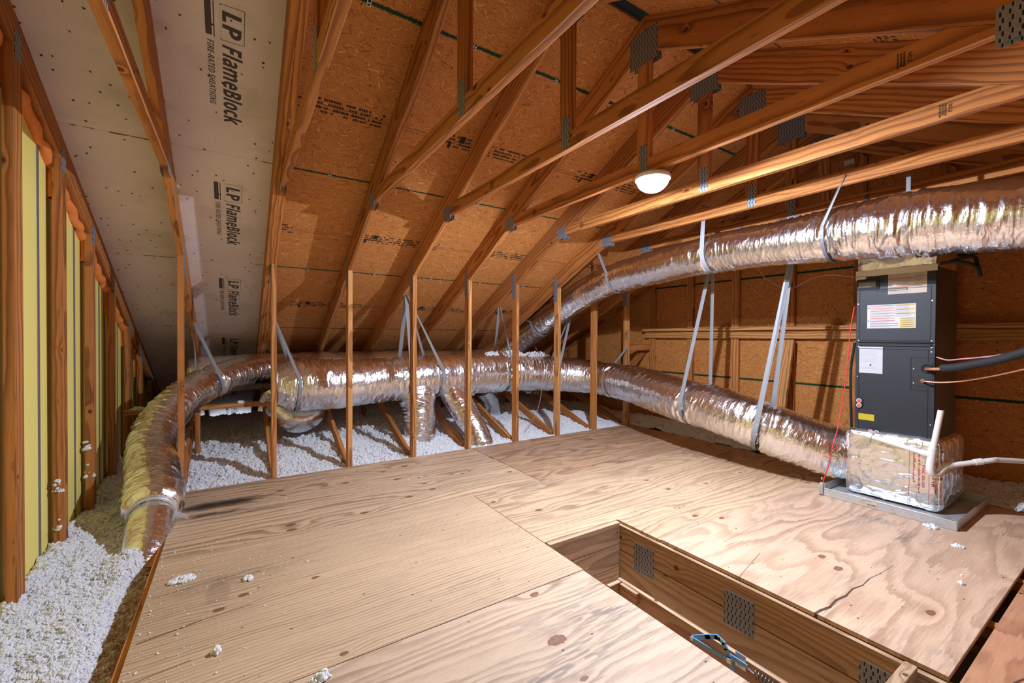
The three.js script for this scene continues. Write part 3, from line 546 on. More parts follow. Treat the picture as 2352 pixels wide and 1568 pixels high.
  // orientation check: outward normals
  { const c = cv.getPointAt(0.5), i = Math.round(N / 2) * (NR + 1); const ox = pos[i * 3] - c.x, oy = pos[i * 3 + 1] - c.y, oz = pos[i * 3 + 2] - c.z; if (ox * nn.getX(i) + oy * nn.getY(i) + oz * nn.getZ(i) < 0) { for (let t = 0; t < idx.length; t += 3) { const q = idx[t]; idx[t] = idx[t + 1]; idx[t + 1] = q; } g.setIndex(idx); for (let t = 0; t < nn.count; t++) nn.setXYZ(t, -nn.getX(t), -nn.getY(t), -nn.getZ(t)); } }
  return { g, cv, L, rad, cum };
}
const DA = [[3.5, 1.78, -0.5, 0.19], [3.5, 1.82, 0.1, 0.19], [3.5, 1.86, 0.53, 0.191], [3.5, 1.896, 0.916, 0.194], [3.5, 1.903, 1.30, 0.173], [3.5, 1.913, 1.735, 0.163], [3.5, 1.918, 2.2, 0.162], [3.53, 1.89, 2.77, 0.162], [3.58, 1.855, 3.35, 0.164], [3.62, 1.75, 3.93, 0.166], [3.62, 1.53, 4.5, 0.166], [3.55, 1.24, 5.05, 0.168], [3.32, 0.95, 5.44, 0.175], [3.0, 0.82, 5.6, 0.18]];
const supply = group('supply_duct'); tag(supply, 'upper foil-wrapped supply duct running over the air handler and down behind the trusses', 'duct');
const dA = ductGeo(DA, { seed: 2, amp: 1.25, cinch: [[3.5, 1.30, 0.03, 0.06], [3.5, 0.92, 0.035, 0.05], [3.5, 2.2, 0.025, 0.07], [3.6, 3.4, 0.03, 0.05], [3.58, 4.85, 0.03, 0.06]] });
mesh('foil_jacket', dA.g, foilSmooth, supply);
const DT = [[3.1, 0.83, 5.62, 0.17], [2.7, 0.80, 5.62, 0.19], [2.0, 0.795, 5.6, 0.198], [1.0, 0.795, 5.6, 0.198], [0.2, 0.79, 5.57, 0.195], [-0.30, 0.78, 5.52, 0.19], [-0.41, 0.78, 5.5, 0.16], [-0.43, 0.78, 5.5, 0.03]];
const trunk = group('trunk_duct'); tag(trunk, 'long foil-wrapped trunk duct lying low under the far rafters', 'duct');
mesh('foil_jacket', ductGeo(DT, { seed: 5, rad: 56, step: 0.014 }).g, foil, trunk);
const DB = [[4.25, 0.25, 1.15, 0.19], [4.16, 0.255, 1.40, 0.198], [4.05, 0.295, 1.62, 0.21], [3.92, 0.40, 1.93, 0.215], [3.88, 0.51, 2.5, 0.215], [3.97, 0.575, 3.1, 0.218], [4.12, 0.61, 3.65, 0.22], [4.21, 0.625, 4.1, 0.22], [4.08, 0.645, 4.48, 0.228], [3.72, 0.68, 4.72, 0.238], [3.2, 0.72, 4.78, 0.243], [2.6, 0.73, 4.77, 0.242], [2.0, 0.725, 4.75, 0.23], [1.72, 0.725, 4.74, 0.23], [1.35, 0.71, 4.74, 0.235], [0.9, 0.69, 4.73, 0.25], [0.5, 0.70, 4.72, 0.25], [0.35, 0.71, 4.72, 0.2], [0.29, 0.715, 4.72, 0.06]];
const ret = group('return_duct'); tag(ret, 'large foil-wrapped return duct from the air handler base along the truss posts', 'duct');
const dB = ductGeo(DB, { seed: 9, amp: 1.7, cinch: [[3.93, 1.97, 0.03, 0.11], [3.89, 2.62, 0.03, 0.10], [4.2, 3.98, 0.03, 0.08], [4.02, 3.3, 0.05, 0.03], [3.72, 4.72, 0.035, 0.09], [2.93, 4.78, 0.03, 0.05], [0.52, 4.72, 0.03, 0.06], [1.98, 4.74, 0.04, 0.03], [1.45, 4.74, 0.04, 0.04]] });
mesh('foil_jacket', dB.g, foil, ret);
mesh('takeoff_sleeve', ductGeo([[1.74, 0.70, 4.745, 0.205], [1.745, 0.58, 4.73, 0.215], [1.748, 0.48, 4.70, 0.205], [1.75, 0.38, 4.67, 0.182], [1.755, 0.12, 4.64, 0.176], [1.76, -0.08, 4.63, 0.168]], { seed: 12, rad: 56, amp: 1.6 }).g, foilSmooth, ret, 'short foil sleeve dropping straight into the insulation');
mesh('branch_sleeve', ductGeo([[2.11, 0.70, 4.78, 0.12], [2.15, 0.56, 4.69, 0.145], [2.23, 0.36, 4.54, 0.15], [2.30, 0.14, 4.38, 0.148], [2.36, -0.08, 4.26, 0.14], [2.39, -0.2, 4.22, 0.13]], { seed: 15, rad: 48, amp: 1.6 }).g, foilSmooth, ret, 'slanting foil branch ending at the deck edge');
mesh('branch_sleeve', ductGeo([[2.72, 0.52, 4.95, 0.11], [2.9, 0.42, 5.15, 0.118], [3.06, 0.30, 5.3, 0.118], [3.16, 0.08, 5.42, 0.11]], { seed: 18, rad: 44 }).g, foilDusty, ret, 'dark foil branch curving away behind the duct');
mesh('sagging_branch', ductGeo([[0.34, 0.60, 5.22, 0.12], [0.42, 0.40, 5.15, 0.15], [0.56, 0.31, 5.13, 0.165], [0.69, 0.34, 5.16, 0.15], [0.73, 0.52, 5.32, 0.12], [0.72, 0.7, 5.5, 0.1]], { seed: 21, rad: 48 }).g, foilDusty, trunk, 'sagging crumpled foil loop below the trunk');
const left = group('branch_duct'); tag(left, 'foil-wrapped branch duct curving down beside the yellow wall into the insulation', 'duct');
const dC = ductGeo([[0.58, 0.80, 5.46, 0.14], [0.25, 0.82, 5.30, 0.15], [-0.05, 0.79, 5.08, 0.152], [-0.32, 0.68, 4.82, 0.15], [-0.49, 0.50, 4.55, 0.152], [-0.535, 0.33, 4.25, 0.152], [-0.49, 0.205, 3.92, 0.16], [-0.45, 0.13, 3.64, 0.163], [-0.438, 0.095, 3.52, 0.155], [-0.436, 0.075, 3.465, 0.125], [-0.436, 0.07, 3.445, 0.098]], { seed: 25, amp: 1.3, cinch: [[-0.2, 4.95, 0.035, 0.14], [-0.45, 3.66, 0.05, 0.02]] });
mesh('foil_jacket', dC.g, foilSmooth, left);
mesh('end_sleeve', ductGeo([[-0.436, 0.075, 3.50, 0.112], [-0.436, 0.02, 3.37, 0.118], [-0.436, -0.05, 3.24, 0.112], [-0.436, -0.16, 3.10, 0.10]], { seed: 28, rad: 44, amp: 0.7 }).g, foilSmooth, left, 'narrower foil end going under the insulation');
{ // grey tape tie around the end
  const c = V(-0.436, 0.07, 3.45), ax = V(0.02, -0.13, -0.4).sub(V(0, 0, 0)).normalize(), pts = [];
  const u = new THREE.Vector3(1, 0, 0), v = new THREE.Vector3().crossVectors(ax, u).normalize();
  for (let i = 0; i < 24; i++) { const t = (i / 24) * 6.283; pts.push(c.clone().addScaledVector(u, Math.cos(t) * 0.118).addScaledVector(v, Math.sin(t) * 0.118)); }
  const g = tube(pts, 0.009, 72, 8, true); mesh('tape_band', g, M.tape, left, 'grey tape band tied near the lower end');
  mesh('tape_tail', board(V(-0.33, 0.065, 3.43), V(-0.25, 0.04, 3.38), 0.03, 0.002, new THREE.Vector3(0, 1, 0), 0.0004), M.tape, left);
}

// hanging straps: ribbon from an anchor, round the underside, back to the anchor
function strapGeo(A, B, c, ax, r, w, full = true) {
  const down = new THREE.Vector3(0, -1, 0), side = new THREE.Vector3().crossVectors(ax, down).normalize(), upv = new THREE.Vector3().crossVectors(side, ax).normalize(); if (upv.y < 0) upv.negate();
  const pts = [A.clone()], n = 22, a0 = 0.25; for (let i = 0; i <= n; i++) { const t = mix(a0, -Math.PI - a0, i / n); pts.push(c.clone().addScaledVector(side, Math.cos(t) * r).addScaledVector(upv, Math.sin(t) * r)); } pts.push(B.clone());
  const pos = [], idx = []; const out = [];
  for (let i = 0; i < pts.length; i++) {
    const p = pts[i], o = p.clone().sub(c); o.addScaledVector(ax, -o.dot(ax)).normalize(); const tg = pts[Math.min(i + 1, pts.length - 1)].clone().sub(pts[Math.max(i - 1, 0)]).normalize(), wv = new THREE.Vector3().crossVectors(tg, o).normalize(); if (wv.dot(ax) < 0) wv.negate();
    for (const [s, t] of [[-1, 0], [1, 0], [1, 0.0022], [-1, 0.0022]]) { const q = p.clone().addScaledVector(wv, s * w / 2).addScaledVector(o, t); pos.push(q.x, q.y, q.z); }
    if (i) for (let k = 0; k < 4; k++) { const a = (i - 1) * 4 + k, b = (i - 1) * 4 + ((k + 1) % 4), d = a + 4, e = b + 4; idx.push(a, d, b, b, d, e); }
  }
  const g = new THREE.BufferGeometry(); g.setAttribute('position', new THREE.Float32BufferAttribute(pos, 3)); g.setIndex(idx); const q = g.toNonIndexed(); q.computeVertexNormals(); return q;
}
{
  const axAt = (d, D) => { let best = 0, bd = 9; for (let i = 0; i <= 200; i++) { const p = d.cv.getPointAt(i / 200); const e = Math.abs(p.x - D[0]) + Math.abs(-p.z - D[2]); if (e < bd) { bd = e; best = i / 200; } } return [d.cv.getPointAt(best), d.cv.getTangentAt(best), d.rad(best * d.L)]; };
  function strap(d, at, A, B, w, m, label, k = 1.0) { const [c, t, r] = axAt(d, at); const s = mesh('duct_strap', strapGeo(A, B, c, t, r * k + 0.012, w), m); m.side = THREE.DoubleSide; return tag(s, label, 'strap', 'straps that hang the ducts'); }
  strap(dB, [3.93, 0, 1.97], V(3.905, 2.2, 1.70), V(3.905, 2.2, 1.72), 0.042, M.strap, 'long pale webbing strap holding the return duct close to the air handler', 0.93);
  strap(dB, [3.89, 0, 2.62], V(3.905, 2.2, 2.42), V(3.905, 2.2, 2.46), 0.042, M.strap, 'long pale webbing strap holding the return duct in front of the gable studs', 0.95);
  strap(dB, [4.2, 0, 3.98], V(4.51, 1.05, 4.09), V(4.51, 1.04, 4.10), 0.034, M.strap, 'short strap tying the return duct to the last truss post', 0.95);
  strap(dB, [3.72, 0, 4.72], V(3.90, 1.52, 4.55), V(3.90, 1.50, 4.56), 0.034, M.strap, 'strap hanging the return duct at its bend behind the seventh post', 0.95);
  strap(dB, [2.93, 0, 4.78], V(2.735, 1.56, 4.52), V(2.735, 1.55, 4.54), 0.032, M.strap, 'strap around the insulation-dusted part of the return duct', 0.97);
  strap(dB, [0.52, 0, 4.72], V(0.30, 1.42, 4.80), V(0.30, 1.40, 4.82), 0.03, M.strap, 'strap hanging the closed end of the return duct from the second truss', 0.97);
  strap(dB, [1.60, 0, 4.74], V(1.518, 1.62, 4.42), V(1.518, 1.60, 4.43), 0.042, M.strap, 'wide strap hanging the return duct to one side of its drop sleeve', 1.0);
  strap(dB, [1.97, 0, 4.74], V(1.518, 1.63, 4.40), V(1.518, 1.61, 4.41), 0.042, M.strap, 'wide slanting strap on the far side of the drop sleeve', 1.0);
  strap(dC, [-0.2, 0, 4.95], V(-0.322, 1.30, 5.02), V(-0.322, 1.29, 5.03), 0.03, M.strap, 'thin strap hanging the curved branch duct from the first truss', 0.92);
  strap(dA, [3.5, 0, 2.2], V(3.342, 2.22, 2.2), V(3.91, 2.22, 2.2), 0.04, M.strap, 'white band around the upper duct in front of the gable studs', 0.95);
  strap(dA, [3.58, 0, 3.4], V(3.342, 2.10, 3.45), V(3.91, 2.10, 3.45), 0.034, M.strap, 'pale band where the upper duct starts to slope down', 0.97);
  strap(dA, [3.58, 0, 4.85], V(3.345, 1.42, 4.85), V(3.905, 1.42, 4.85), 0.03, M.strap, 'pale band low on the sloping end of the upper duct', 0.97);
  strap(dA, [3.5, 0, 1.30], V(3.301, 2.24, 1.18), V(3.91, 2.25, 1.25), 0.020, M.perf, 'perforated metal strap around the upper duct beside the air handler', 0.97);
  tag(mesh('duct_strap', board(V(3.50, 2.08, 0.92), V(3.50, 2.20, 0.92), 0.022, 0.002, new THREE.Vector3(0, 0, 1), 0.0004), M.perf), 'short end of perforated metal strap standing up above the upper duct', 'strap', 'straps that hang the ducts');
}

// ---------------------------------------------------------------- air handler
const AX = 4.0, AD0 = 0.897, AD1 = 1.345, AY0 = 0.475, AY1 = 1.685;
{
  const g = group('air_handler', 4.25, 0.05, -1.12); tag(g, 'tall dark grey air handler cabinet standing on a foil-wrapped base', 'air handler');
  let host = g; const add = (name, geo, m, label) => { geo.translate(-4.25, -0.05, 1.12); return mesh(name, geo, m, host, label); };
  add('cabinet', box(AX + 0.006, AX + 0.50, AY0, AY1, AD0, AD1, 0.004), M.brown);
  const ym = 1.155;
  const panelG = (y0, y1, extra) => merge(box(AX - 0.002, AX + 0.0055, y0, y1, AD0 + 0.002, AD1 - 0.002, 0.002), ...extra);
  const rim = (y0, y1, d0, d1) => [box(AX - 0.0045, AX - 0.001, y0, y0 + 0.004, d0, d1, 0.001), box(AX - 0.0045, AX - 0.001, y1 - 0.004, y1, d0, d1, 0.001), box(AX - 0.0045, AX - 0.001, y0, y1, d0, d0 + 0.004, 0.001), box(AX - 0.0045, AX - 0.001, y0, y1, d1 - 0.004, d1, 0.001)];
  const lower = add('lower_panel', panelG(AY0 + 0.002, ym - 0.004, [...rim(AY0 + 0.02, ym - 0.04, AD0 + 0.035, AD1 - 0.02), box(AX - 0.012, AX, ym - 0.020, ym - 0.006, AD0 + 0.02, AD1 - 0.02, 0.003)]), M.slate);
  const upper = add('upper_panel', panelG(ym + 0.004, AY1 - 0.002, [...rim(ym + 0.02, 1.55, AD0 + 0.025, AD1 - 0.02), box(AX - 0.010, AX, ym + 0.005, ym + 0.016, AD0 + 0.02, AD1 - 0.02, 0.003), ...rim(1.535, 1.555, AD0 + 0.15, AD1 - 0.12)]), M.slate);
  // bezel with window
  host = upper;
  add('control_bezel', merge(box(AX - 0.008, AX - 0.001, 1.555, 1.635, 1.205, 1.338, 0.002)), M.black); add('control_window', box(AX - 0.0095, AX - 0.0075, 1.572, 1.618, 1.225, 1.33, 0.001), mat([0.10, 0.08, 0.05], 0.15));
  // labels
  const lab = (name, y0, y1, d0, d1, draw, label, W = 512, H = 384) => { const t = canvasTex(W, H, draw); const gg = box(AX - 0.0035, AX - 0.0021, y0, y1, d0, d1, 0.0003), p = gg.attributes.position, uv = gg.attributes.uv; for (let i = 0; i < p.count; i++) uv.setXY(i, 1 - (-p.getZ(i) - d0) / (d1 - d0), (p.getY(i) - y0) / (y1 - y0)); return add(name, gg, mat([0.58, 0.58, 0.58], 0.6, 0, { map: t }), label); };
  const q = rng(88), lines = (c, x, y, w, n, dy, col = '#6b6b70') => { c.fillStyle = col; for (let i = 0; i < n; i++) for (let px = x; px < x + w * (0.7 + 0.3 * q());) { const L = 4 + q() * 14; c.fillRect(px, y + i * dy, L, 2); px += L + 4; } };
  const warn = (base) => (c, w, h) => {
    c.fillStyle = base; c.fillRect(0, 0, w, h);
    for (let i = 0; i < 9; i++) { c.fillStyle = i < 6 ? '#e0662a' : '#c8202c'; const y = 14 + i * 41; c.fillRect(34, y, i < 7 ? 262 : 300, 9); lines(c, 34, y + 14, 250, 3, 7); }
    for (let i = 0; i < 8; i++) { const y = i < 3 ? 10 + i * 66 : 220 + (i - 3) * 32; c.fillStyle = '#e9bf2c'; c.fillRect(i < 3 ? 302 : 352, y, i < 3 ? 200 : 150, 17); c.fillStyle = '#3a3014'; c.fillRect((i < 3 ? 330 : 380), y + 6, 110, 4); lines(c, i < 3 ? 306 : 356, y + 20, i < 3 ? 180 : 130, i < 3 ? 6 : 1, 7); }
    c.strokeStyle = '#222'; c.lineWidth = 2; c.strokeRect(6, 14, 22, 22); c.beginPath(); c.arc(18, 52, 9, 0, 7); c.fillStyle = '#222'; c.fill(); c.beginPath(); c.arc(16, 262, 8, 0, 7); c.fill();
  };
  lab('warning_label', 1.265, 1.438, 1.0, 1.275, warn('#f1f1f4'), 'white warning label with orange and yellow bars');
  lab('warning_label', 1.51, 1.672, 0.945, 1.155, (c, w, h) => { c.fillStyle = '#e6d3bd'; c.fillRect(0, 0, w, h); for (const y of [6, 118, 262]) { c.fillStyle = '#cf4a22'; if (y > 6) c.fillRect(8, y, 340, 10); lines(c, 10, y + 18, 330, 10, 10); } for (const y of [12, 96, 212]) { c.fillStyle = '#e0a02a'; c.fillRect(352, y, 152, 18); lines(c, 354, y + 24, 146, 6, 10); } }, 'beige warning label near the top');
  host = lower;
  lab('rating_label', 0.93, 1.128, 1.18, 1.325, (c, w, h) => { c.fillStyle = '#eceef2'; c.fillRect(0, 0, w, h); lines(c, 20, 16, 300, 3, 14); c.strokeStyle = '#888'; c.strokeRect(20, 80, 472, 170); for (let x = 80; x < 480; x += 58) { c.beginPath(); c.moveTo(x, 80); c.lineTo(x, 250); c.stroke(); } lines(c, 30, 96, 430, 8, 18); lines(c, 20, 270, 440, 8, 16); c.fillStyle = '#444'; c.beginPath(); c.arc(260, 440, 22, 0, 7); c.fill(); lines(c, 20, 480, 420, 5, 14); }, 'white rating plate label', 512, 640);
  lab('yellow_sticker', 0.575, 0.622, 1.225, 1.325, (c, w, h) => { c.fillStyle = '#ecd21a'; c.fillRect(0, 0, w, h); lines(c, 20, 20, 440, 9, 24, '#b29c1c'); }, 'small yellow sticker', 512, 256);
  // drain plugs
  const plug = (y, d, vert) => { add('plug_plate', (() => { const s = new THREE.Shape(); const a = 0.034, b = 0.019; const [hy, hd] = vert ? [a, b] : [b, a]; s.absellipse(0, 0, hd * 1.15, hy * 1.15, 0, 6.283); const k = new THREE.ExtrudeGeometry(s, { depth: 0.008, bevelEnabled: true, bevelSize: 0.002, bevelThickness: 0.002, bevelSegments: 1, curveSegments: 20 }); k.rotateY(-Math.PI / 2); k.translate(AX - 0.001, y, -d); return k; })(), M.black); for (const s of [-1, 1]) { const yy = y + (vert ? s * 0.018 : 0), dd = d + (vert ? 0 : s * 0.018); add('plug_ring', cyl(V(AX - 0.004, yy, dd), V(AX - 0.0135, yy, dd), 0.0165, 20), M.paleBlue); add('drain_plug', cyl(V(AX - 0.004, yy, dd), V(AX - 0.017, yy, dd), 0.012, 18), M.redPlastic); } };
  plug(0.70, 1.316, true); plug(0.495, 1.225, false);
  // connection plate
  add('connection_plate', merge(box(AX - 0.006, AX - 0.001, 0.86, 1.03, AD0 + 0.012, AD0 + 0.10, 0.001), ...rim(0.83, 1.06, AD0 + 0.003, AD0 + 0.128)), M.slate);
  add('grommet', (() => { const k = new THREE.TorusGeometry(0.026, 0.007, 8, 24); k.rotateY(Math.PI / 2); k.translate(AX - 0.008, 0.985, -(AD0 + 0.042)); return k; })(), M.black);
  host = g;
  for (const [y, d] of [[1.13, AD0 + 0.02], [1.10, AD0 + 0.02], [1.175, AD0 + 0.02], [1.175, AD1 - 0.02], [1.13, AD1 - 0.02], [1.45, AD0 + 0.02], [1.45, AD1 - 0.015], [0.6, AD0 + 0.02], [0.9, AD1 - 0.015], [0.98, AD0 + 0.11], [0.88, AD0 + 0.11]]) { add('screw', cyl(V(AX - 0.001, y, d), V(AX - 0.006, y, d), 0.0045, 8), M.galv); }
  // tape along the top edge, insulated top plenum
  add('mastic_tape', merge(box(AX - 0.005, AX + 0.0, 1.655, 1.70, AD0 - 0.004, AD1 + 0.004, 0.001), box(AX - 0.005, AX, 1.63, 1.66, AD1 - 0.06, AD1 + 0.004, 0.001)), M.cream);
  // crumpled foil boxes
  const crumple = (x0, x1, y0, y1, D0, D1, r, bul, seed, n = 46) => {
    const k = new THREE.BoxGeometry(x1 - x0, y1 - y0, D1 - D0, n, Math.round(n * 0.7), n), p = k.attributes.position, hx = (x1 - x0) / 2, hy = (y1 - y0) / 2, hz = (D1 - D0) / 2, v = new THREE.Vector3(), c = new THREE.Vector3(), d = new THREE.Vector3();
    for (let i = 0; i < p.count; i++) {
      v.fromBufferAttribute(p, i); c.set(clamp(v.x, -hx + r, hx - r), clamp(v.y, -hy + r, hy - r), clamp(v.z, -hz + r, hz - r)); d.copy(v).sub(c); if (d.length() > 1e-6) d.normalize();
      const a = v.x / hx, b = v.y / hy, e = v.z / hz, bulge = bul * (1 - a * a * (Math.abs(a) < 0.99)) * (1 - b * b * 0.8 * (Math.abs(b) < 0.99 ? 1 : 0)) * (1 - e * e * (Math.abs(e) < 0.99)), w1 = 1 - Math.abs(2 * n3(v.x * 9 + seed, v.y * 16, v.z * 9) - 1), w2 = 1 - Math.abs(2 * n3(v.x * 15 + seed, v.y * 24, v.z * 15) - 1), w3 = 1 - Math.abs(2 * n3(v.x * 44 + seed, v.y * 60, v.z * 44) - 1);
      v.copy(c).addScaledVector(d, r + Math.max(-0.02, bulge * 0.4) + 0.005 * w1 ** 8 + 0.0038 * w2 ** 9 + 0.0012 * w3 ** 6 - 0.003); p.setXYZ(i, v.x, v.y, v.z);
    }
    k.computeVertexNormals(); k.translate((x0 + x1) / 2, (y0 + y1) / 2, -(D0 + D1) / 2); return k;
  };
  const PRN = canvasTex(1024, 512, (c, w, h) => {              // one copy per face: red print on the jacket
    c.fillStyle = '#ffffff'; c.fillRect(0, 0, w, h); c.fillStyle = '#c3122c'; c.globalAlpha = 0.9;
    const X = 1024, tx = (s, u, v, size) => { c.save(); c.translate(u * w, v * h); c.rotate(Math.PI / 2); c.font = 'bold ' + size + 'px sans-serif'; c.fillText(s, 0, 0); c.restore(); };
    c.fillRect(0.70 * w, 0.12 * h, 4, 0.72 * h); c.fillRect(0.885 * w, 0.12 * h, 5, 0.78 * h);
    tx('FHC 25/50', 0.825, 0.36, 34); tx('Owens Corning', 0.945, 0.30, 30); tx('SOFTR', 0.91, 0.42, 38);
    const q2 = rng(6); for (const [u, n0] of [[0.735, 26], [0.785, 34]]) for (let i = 0; i < n0; i++) c.fillRect(u * w + q2() * 6, (0.16 + i * 0.018) * h, 10 + q2() * 12, 3 + q2() * 4);
  });
  const base = crumple(AX - 0.05, AX + 0.52, 0.016, AY0 + 0.03, AD0 - 0.05, AD1 + 0.05, 0.05, 0.015, 3, 110);
  add('base_plenum', base, mat([0.90, 0.90, 0.92], 0.3, 1, { map: PRN, bumpMap: FOILB, bumpScale: 0.0009 }), 'crumpled foil-wrapped base box with red print');
  add('takeoff', cyl(V(4.1, 1.86, 1.12), V(3.55, 1.90, 1.12), 0.15, 32), foilDusty);
  add('top_plenum', crumple(AX + 0.005, AX + 0.495, AY1 - 0.005, 2.02, AD0 + 0.0, AD1 - 0.0, 0.03, 0.02, 8, 40), foilDusty, 'foil-wrapped collar under the upper duct');
  add('conduit', tube([V(4.02, 1.70, 0.885), V(4.02, 1.70, 0.80), V(4.02, 1.66, 0.72), V(4.03, 1.60, 0.70), V(4.04, 1.66, 0.715), V(4.06, 1.73, 0.74), V(4.1, 1.72, 0.85)], 0.011, 50, 10), M.black, 'short black flexible conduit loop');
}
{ // drain pan
  const g = group('drain_pan', 4.13, 0, -1.1); tag(g, 'shallow galvanized drain pan under the air handler', 'drain pan');
  const add = (n, geo, m, l) => { geo.translate(-4.13, 0, 1.1); return mesh(n, geo, m, g, l); };
  const x0 = 3.735, x1 = 4.53, d0 = 0.73, d1 = 1.475, hgt = 0.058, t = 0.0025, y0 = 0.0055;
  const PAN = canvasTex(512, 512, (c, w, h) => { paint(c, w, h, (x, y, o) => { const v = 205 + 26 * (fbm(x / 40, y / 40, 3) - 0.45) + 12 * (n2(x / 6, y / 6, 5) - 0.5), rust = sm(0.6, 0.75, fbm(x / 60, y / 34, 20)) * 0.35; o[0] = mix(v, 120, rust); o[1] = mix(v + 2, 90, rust); o[2] = mix(v + 3, 60, rust); }); });
  const pm = mat([0.86, 0.87, 0.88], 0.42, 0.45, { map: PAN });
  add('bottom', box(x0, x1, y0, y0 + t, d0, d1, 0.0005), pm);
  add('rim', box(x0 - t, x0, y0, hgt, d0, d1, 0.0008), pm); add('rim', box(x1, x1 + t, y0, hgt, d0, d1, 0.0008), pm); add('rim', box(x0, x1, y0, hgt, d0 - t, d0, 0.0008), pm); add('rim', box(x0, x1, y0, hgt, d1, d1 + t, 0.0008), pm);
  add('hem', merge(...[[x0 - 0.004, x0 + 0.002, d0, d1], [x1 - 0.002, x1 + 0.004, d0, d1], [x0, x1, d0 - 0.004, d0 + 0.002], [x0, x1, d1 - 0.002, d1 + 0.004]].map((q) => box(q[0], q[1], hgt - 0.001, hgt + 0.005, q[2], q[3], 0.001))), M.galv);
  const LB = canvasTex(256, 128, (c, w, h) => { c.fillStyle = '#d9c9b4'; c.fillRect(0, 0, w, h); const q = rng(12); c.fillStyle = '#3a3430'; for (let x = 130; x < 240;) { const L = 2 + q() * 5; c.fillRect(x, 58, L, 50); x += L + 2 + q() * 4; } for (let r = 0; r < 6; r++) for (let x = 12; x < 112;) { const L = 3 + q() * 10; c.fillRect(x, 14 + r * 16, L, 5); x += L + 4; } c.fillRect(60, 8, 130, 7); });
  const lg = box(x0 - t - 0.0012, x0 - t - 0.0002, 0.012, 0.05, 1.12, 1.235, 0.0002), p = lg.attributes.position, uv = lg.attributes.uv; for (let i = 0; i < p.count; i++) uv.setXY(i, 1 - (-p.getZ(i) - 1.12) / 0.115, (p.getY(i) - 0.012) / 0.038);
  add('pan_label', lg, mat([0.85, 0.85, 0.85], 0.6, 0, { map: LB }), 'small printed paper label');
}
{ // float switch
  const g = group('float_switch', 3.73, 0.045, -1.455); tag(g, 'small grey float switch clipped on the corner of the drain pan', 'float switch');
  mesh('body', merge(cyl(V(0.02, 0.0, 0.0), V(0.02, 0.045, 0.0), 0.019, 18), box(-0.008, 0.03, 0.02, 0.05, -0.01, 0.012, 0.002)), mat([0.42, 0.42, 0.36], 0.5), g); mesh('clip', box(-0.012, -0.005, -0.03, 0.03, -0.012, 0.012, 0.001), mat([0.35, 0.35, 0.30], 0.5), g); mesh('wire_tag', box(0.0, 0.02, 0.075, 0.09, 0.0, 0.004, 0.0005), mat([0.8, 0.7, 0.1], 0.5), g);
}
tag(mesh('alarm_wire', tube([V(3.985, 1.43, 1.352), V(3.97, 1.25, 1.37), V(3.96, 0.95, 1.385), V(3.93, 0.72, 1.40), V(3.86, 0.50, 1.405), V(3.79, 0.37, 1.41), V(3.765, 0.25, 1.42), V(3.755, 0.16, 1.44), V(3.745, 0.09, 1.455)], 0.0036, 70, 8), M.red), 'bright red wire running down the air handler to the float switch', 'wire');
tag(mesh('control_wire', tube([V(3.99, 1.66, 1.36), V(3.97, 1.69, 1.5), V(3.96, 1.68, 1.62), V(4.0, 1.62, 1.78), V(4.05, 1.63, 1.9), V(4.02, 1.75, 2.05), V(4.0, 1.88, 2.1)], 0.003, 50, 7), M.pink), 'thin pinkish control wire looping from the air handler to the upper duct', 'wire');
tag(mesh('control_wire', tube([V(3.5, 1.05, 4.84), V(3.42, 0.9, 4.60), V(3.32, 0.55, 4.44), V(3.2, 0.25, 4.38), V(3.0, 0.02, 4.36)], 0.003, 50, 7), M.pink), 'thin pinkish wire hanging in front of the return duct behind the posts', 'wire');
tag(mesh('black_cable', tube([V(4.62, 1.15, 1.56), V(4.60, 0.9, 1.58), V(4.62, 0.5, 1.58), V(4.62, 0.04, 1.56)], 0.010, 40, 8), M.black), 'black cable running down behind the air handler', 'cable');
{ // refrigerant lines
  const g = group('refrigerant_lines', 3.98, 0.98, -0.93); tag(g, 'black insulated refrigerant line and bare copper tube leaving the air handler', 'pipe');
  const add = (n, geo, m, l) => { geo.translate(-3.98, -0.98, 0.93); return mesh(n, geo, m, g, l); };
  add('copper_stub', tube([V(3.99, 0.985, 0.94), V(3.95, 0.985, 0.93), V(3.93, 0.99, 0.87), V(3.92, 1.0, 0.82)], 0.011, 30, 12), M.copper);
  add('foam_sleeve', tube([V(3.925, 0.995, 0.85), V(3.91, 1.005, 0.79), V(3.88, 1.03, 0.70), V(3.84, 1.07, 0.58), V(3.79, 1.13, 0.45), V(3.74, 1.19, 0.32)], 0.026, 50, 16), M.blackFoam);
  add('liquid_line', tube([V(3.99, 0.90, 0.955), V(3.95, 0.90, 0.945), V(3.94, 0.90, 0.86), V(3.92, 0.92, 0.75), V(3.86, 0.97, 0.6), V(3.80, 1.03, 0.45), V(3.76, 1.08, 0.3)], 0.0055, 50, 10), M.copper);
  add('valve_cap', cyl(V(3.99, 0.90, 0.955), V(3.975, 0.90, 0.955), 0.012, 14), M.copper);
  add('control_wire', tube([V(3.99, 1.065, 0.888), V(3.95, 1.05, 0.83), V(3.92, 1.06, 0.76), V(3.88, 1.09, 0.6), V(3.82, 1.14, 0.46), V(3.78, 1.19, 0.32)], 0.005, 40, 8), M.pink);
}
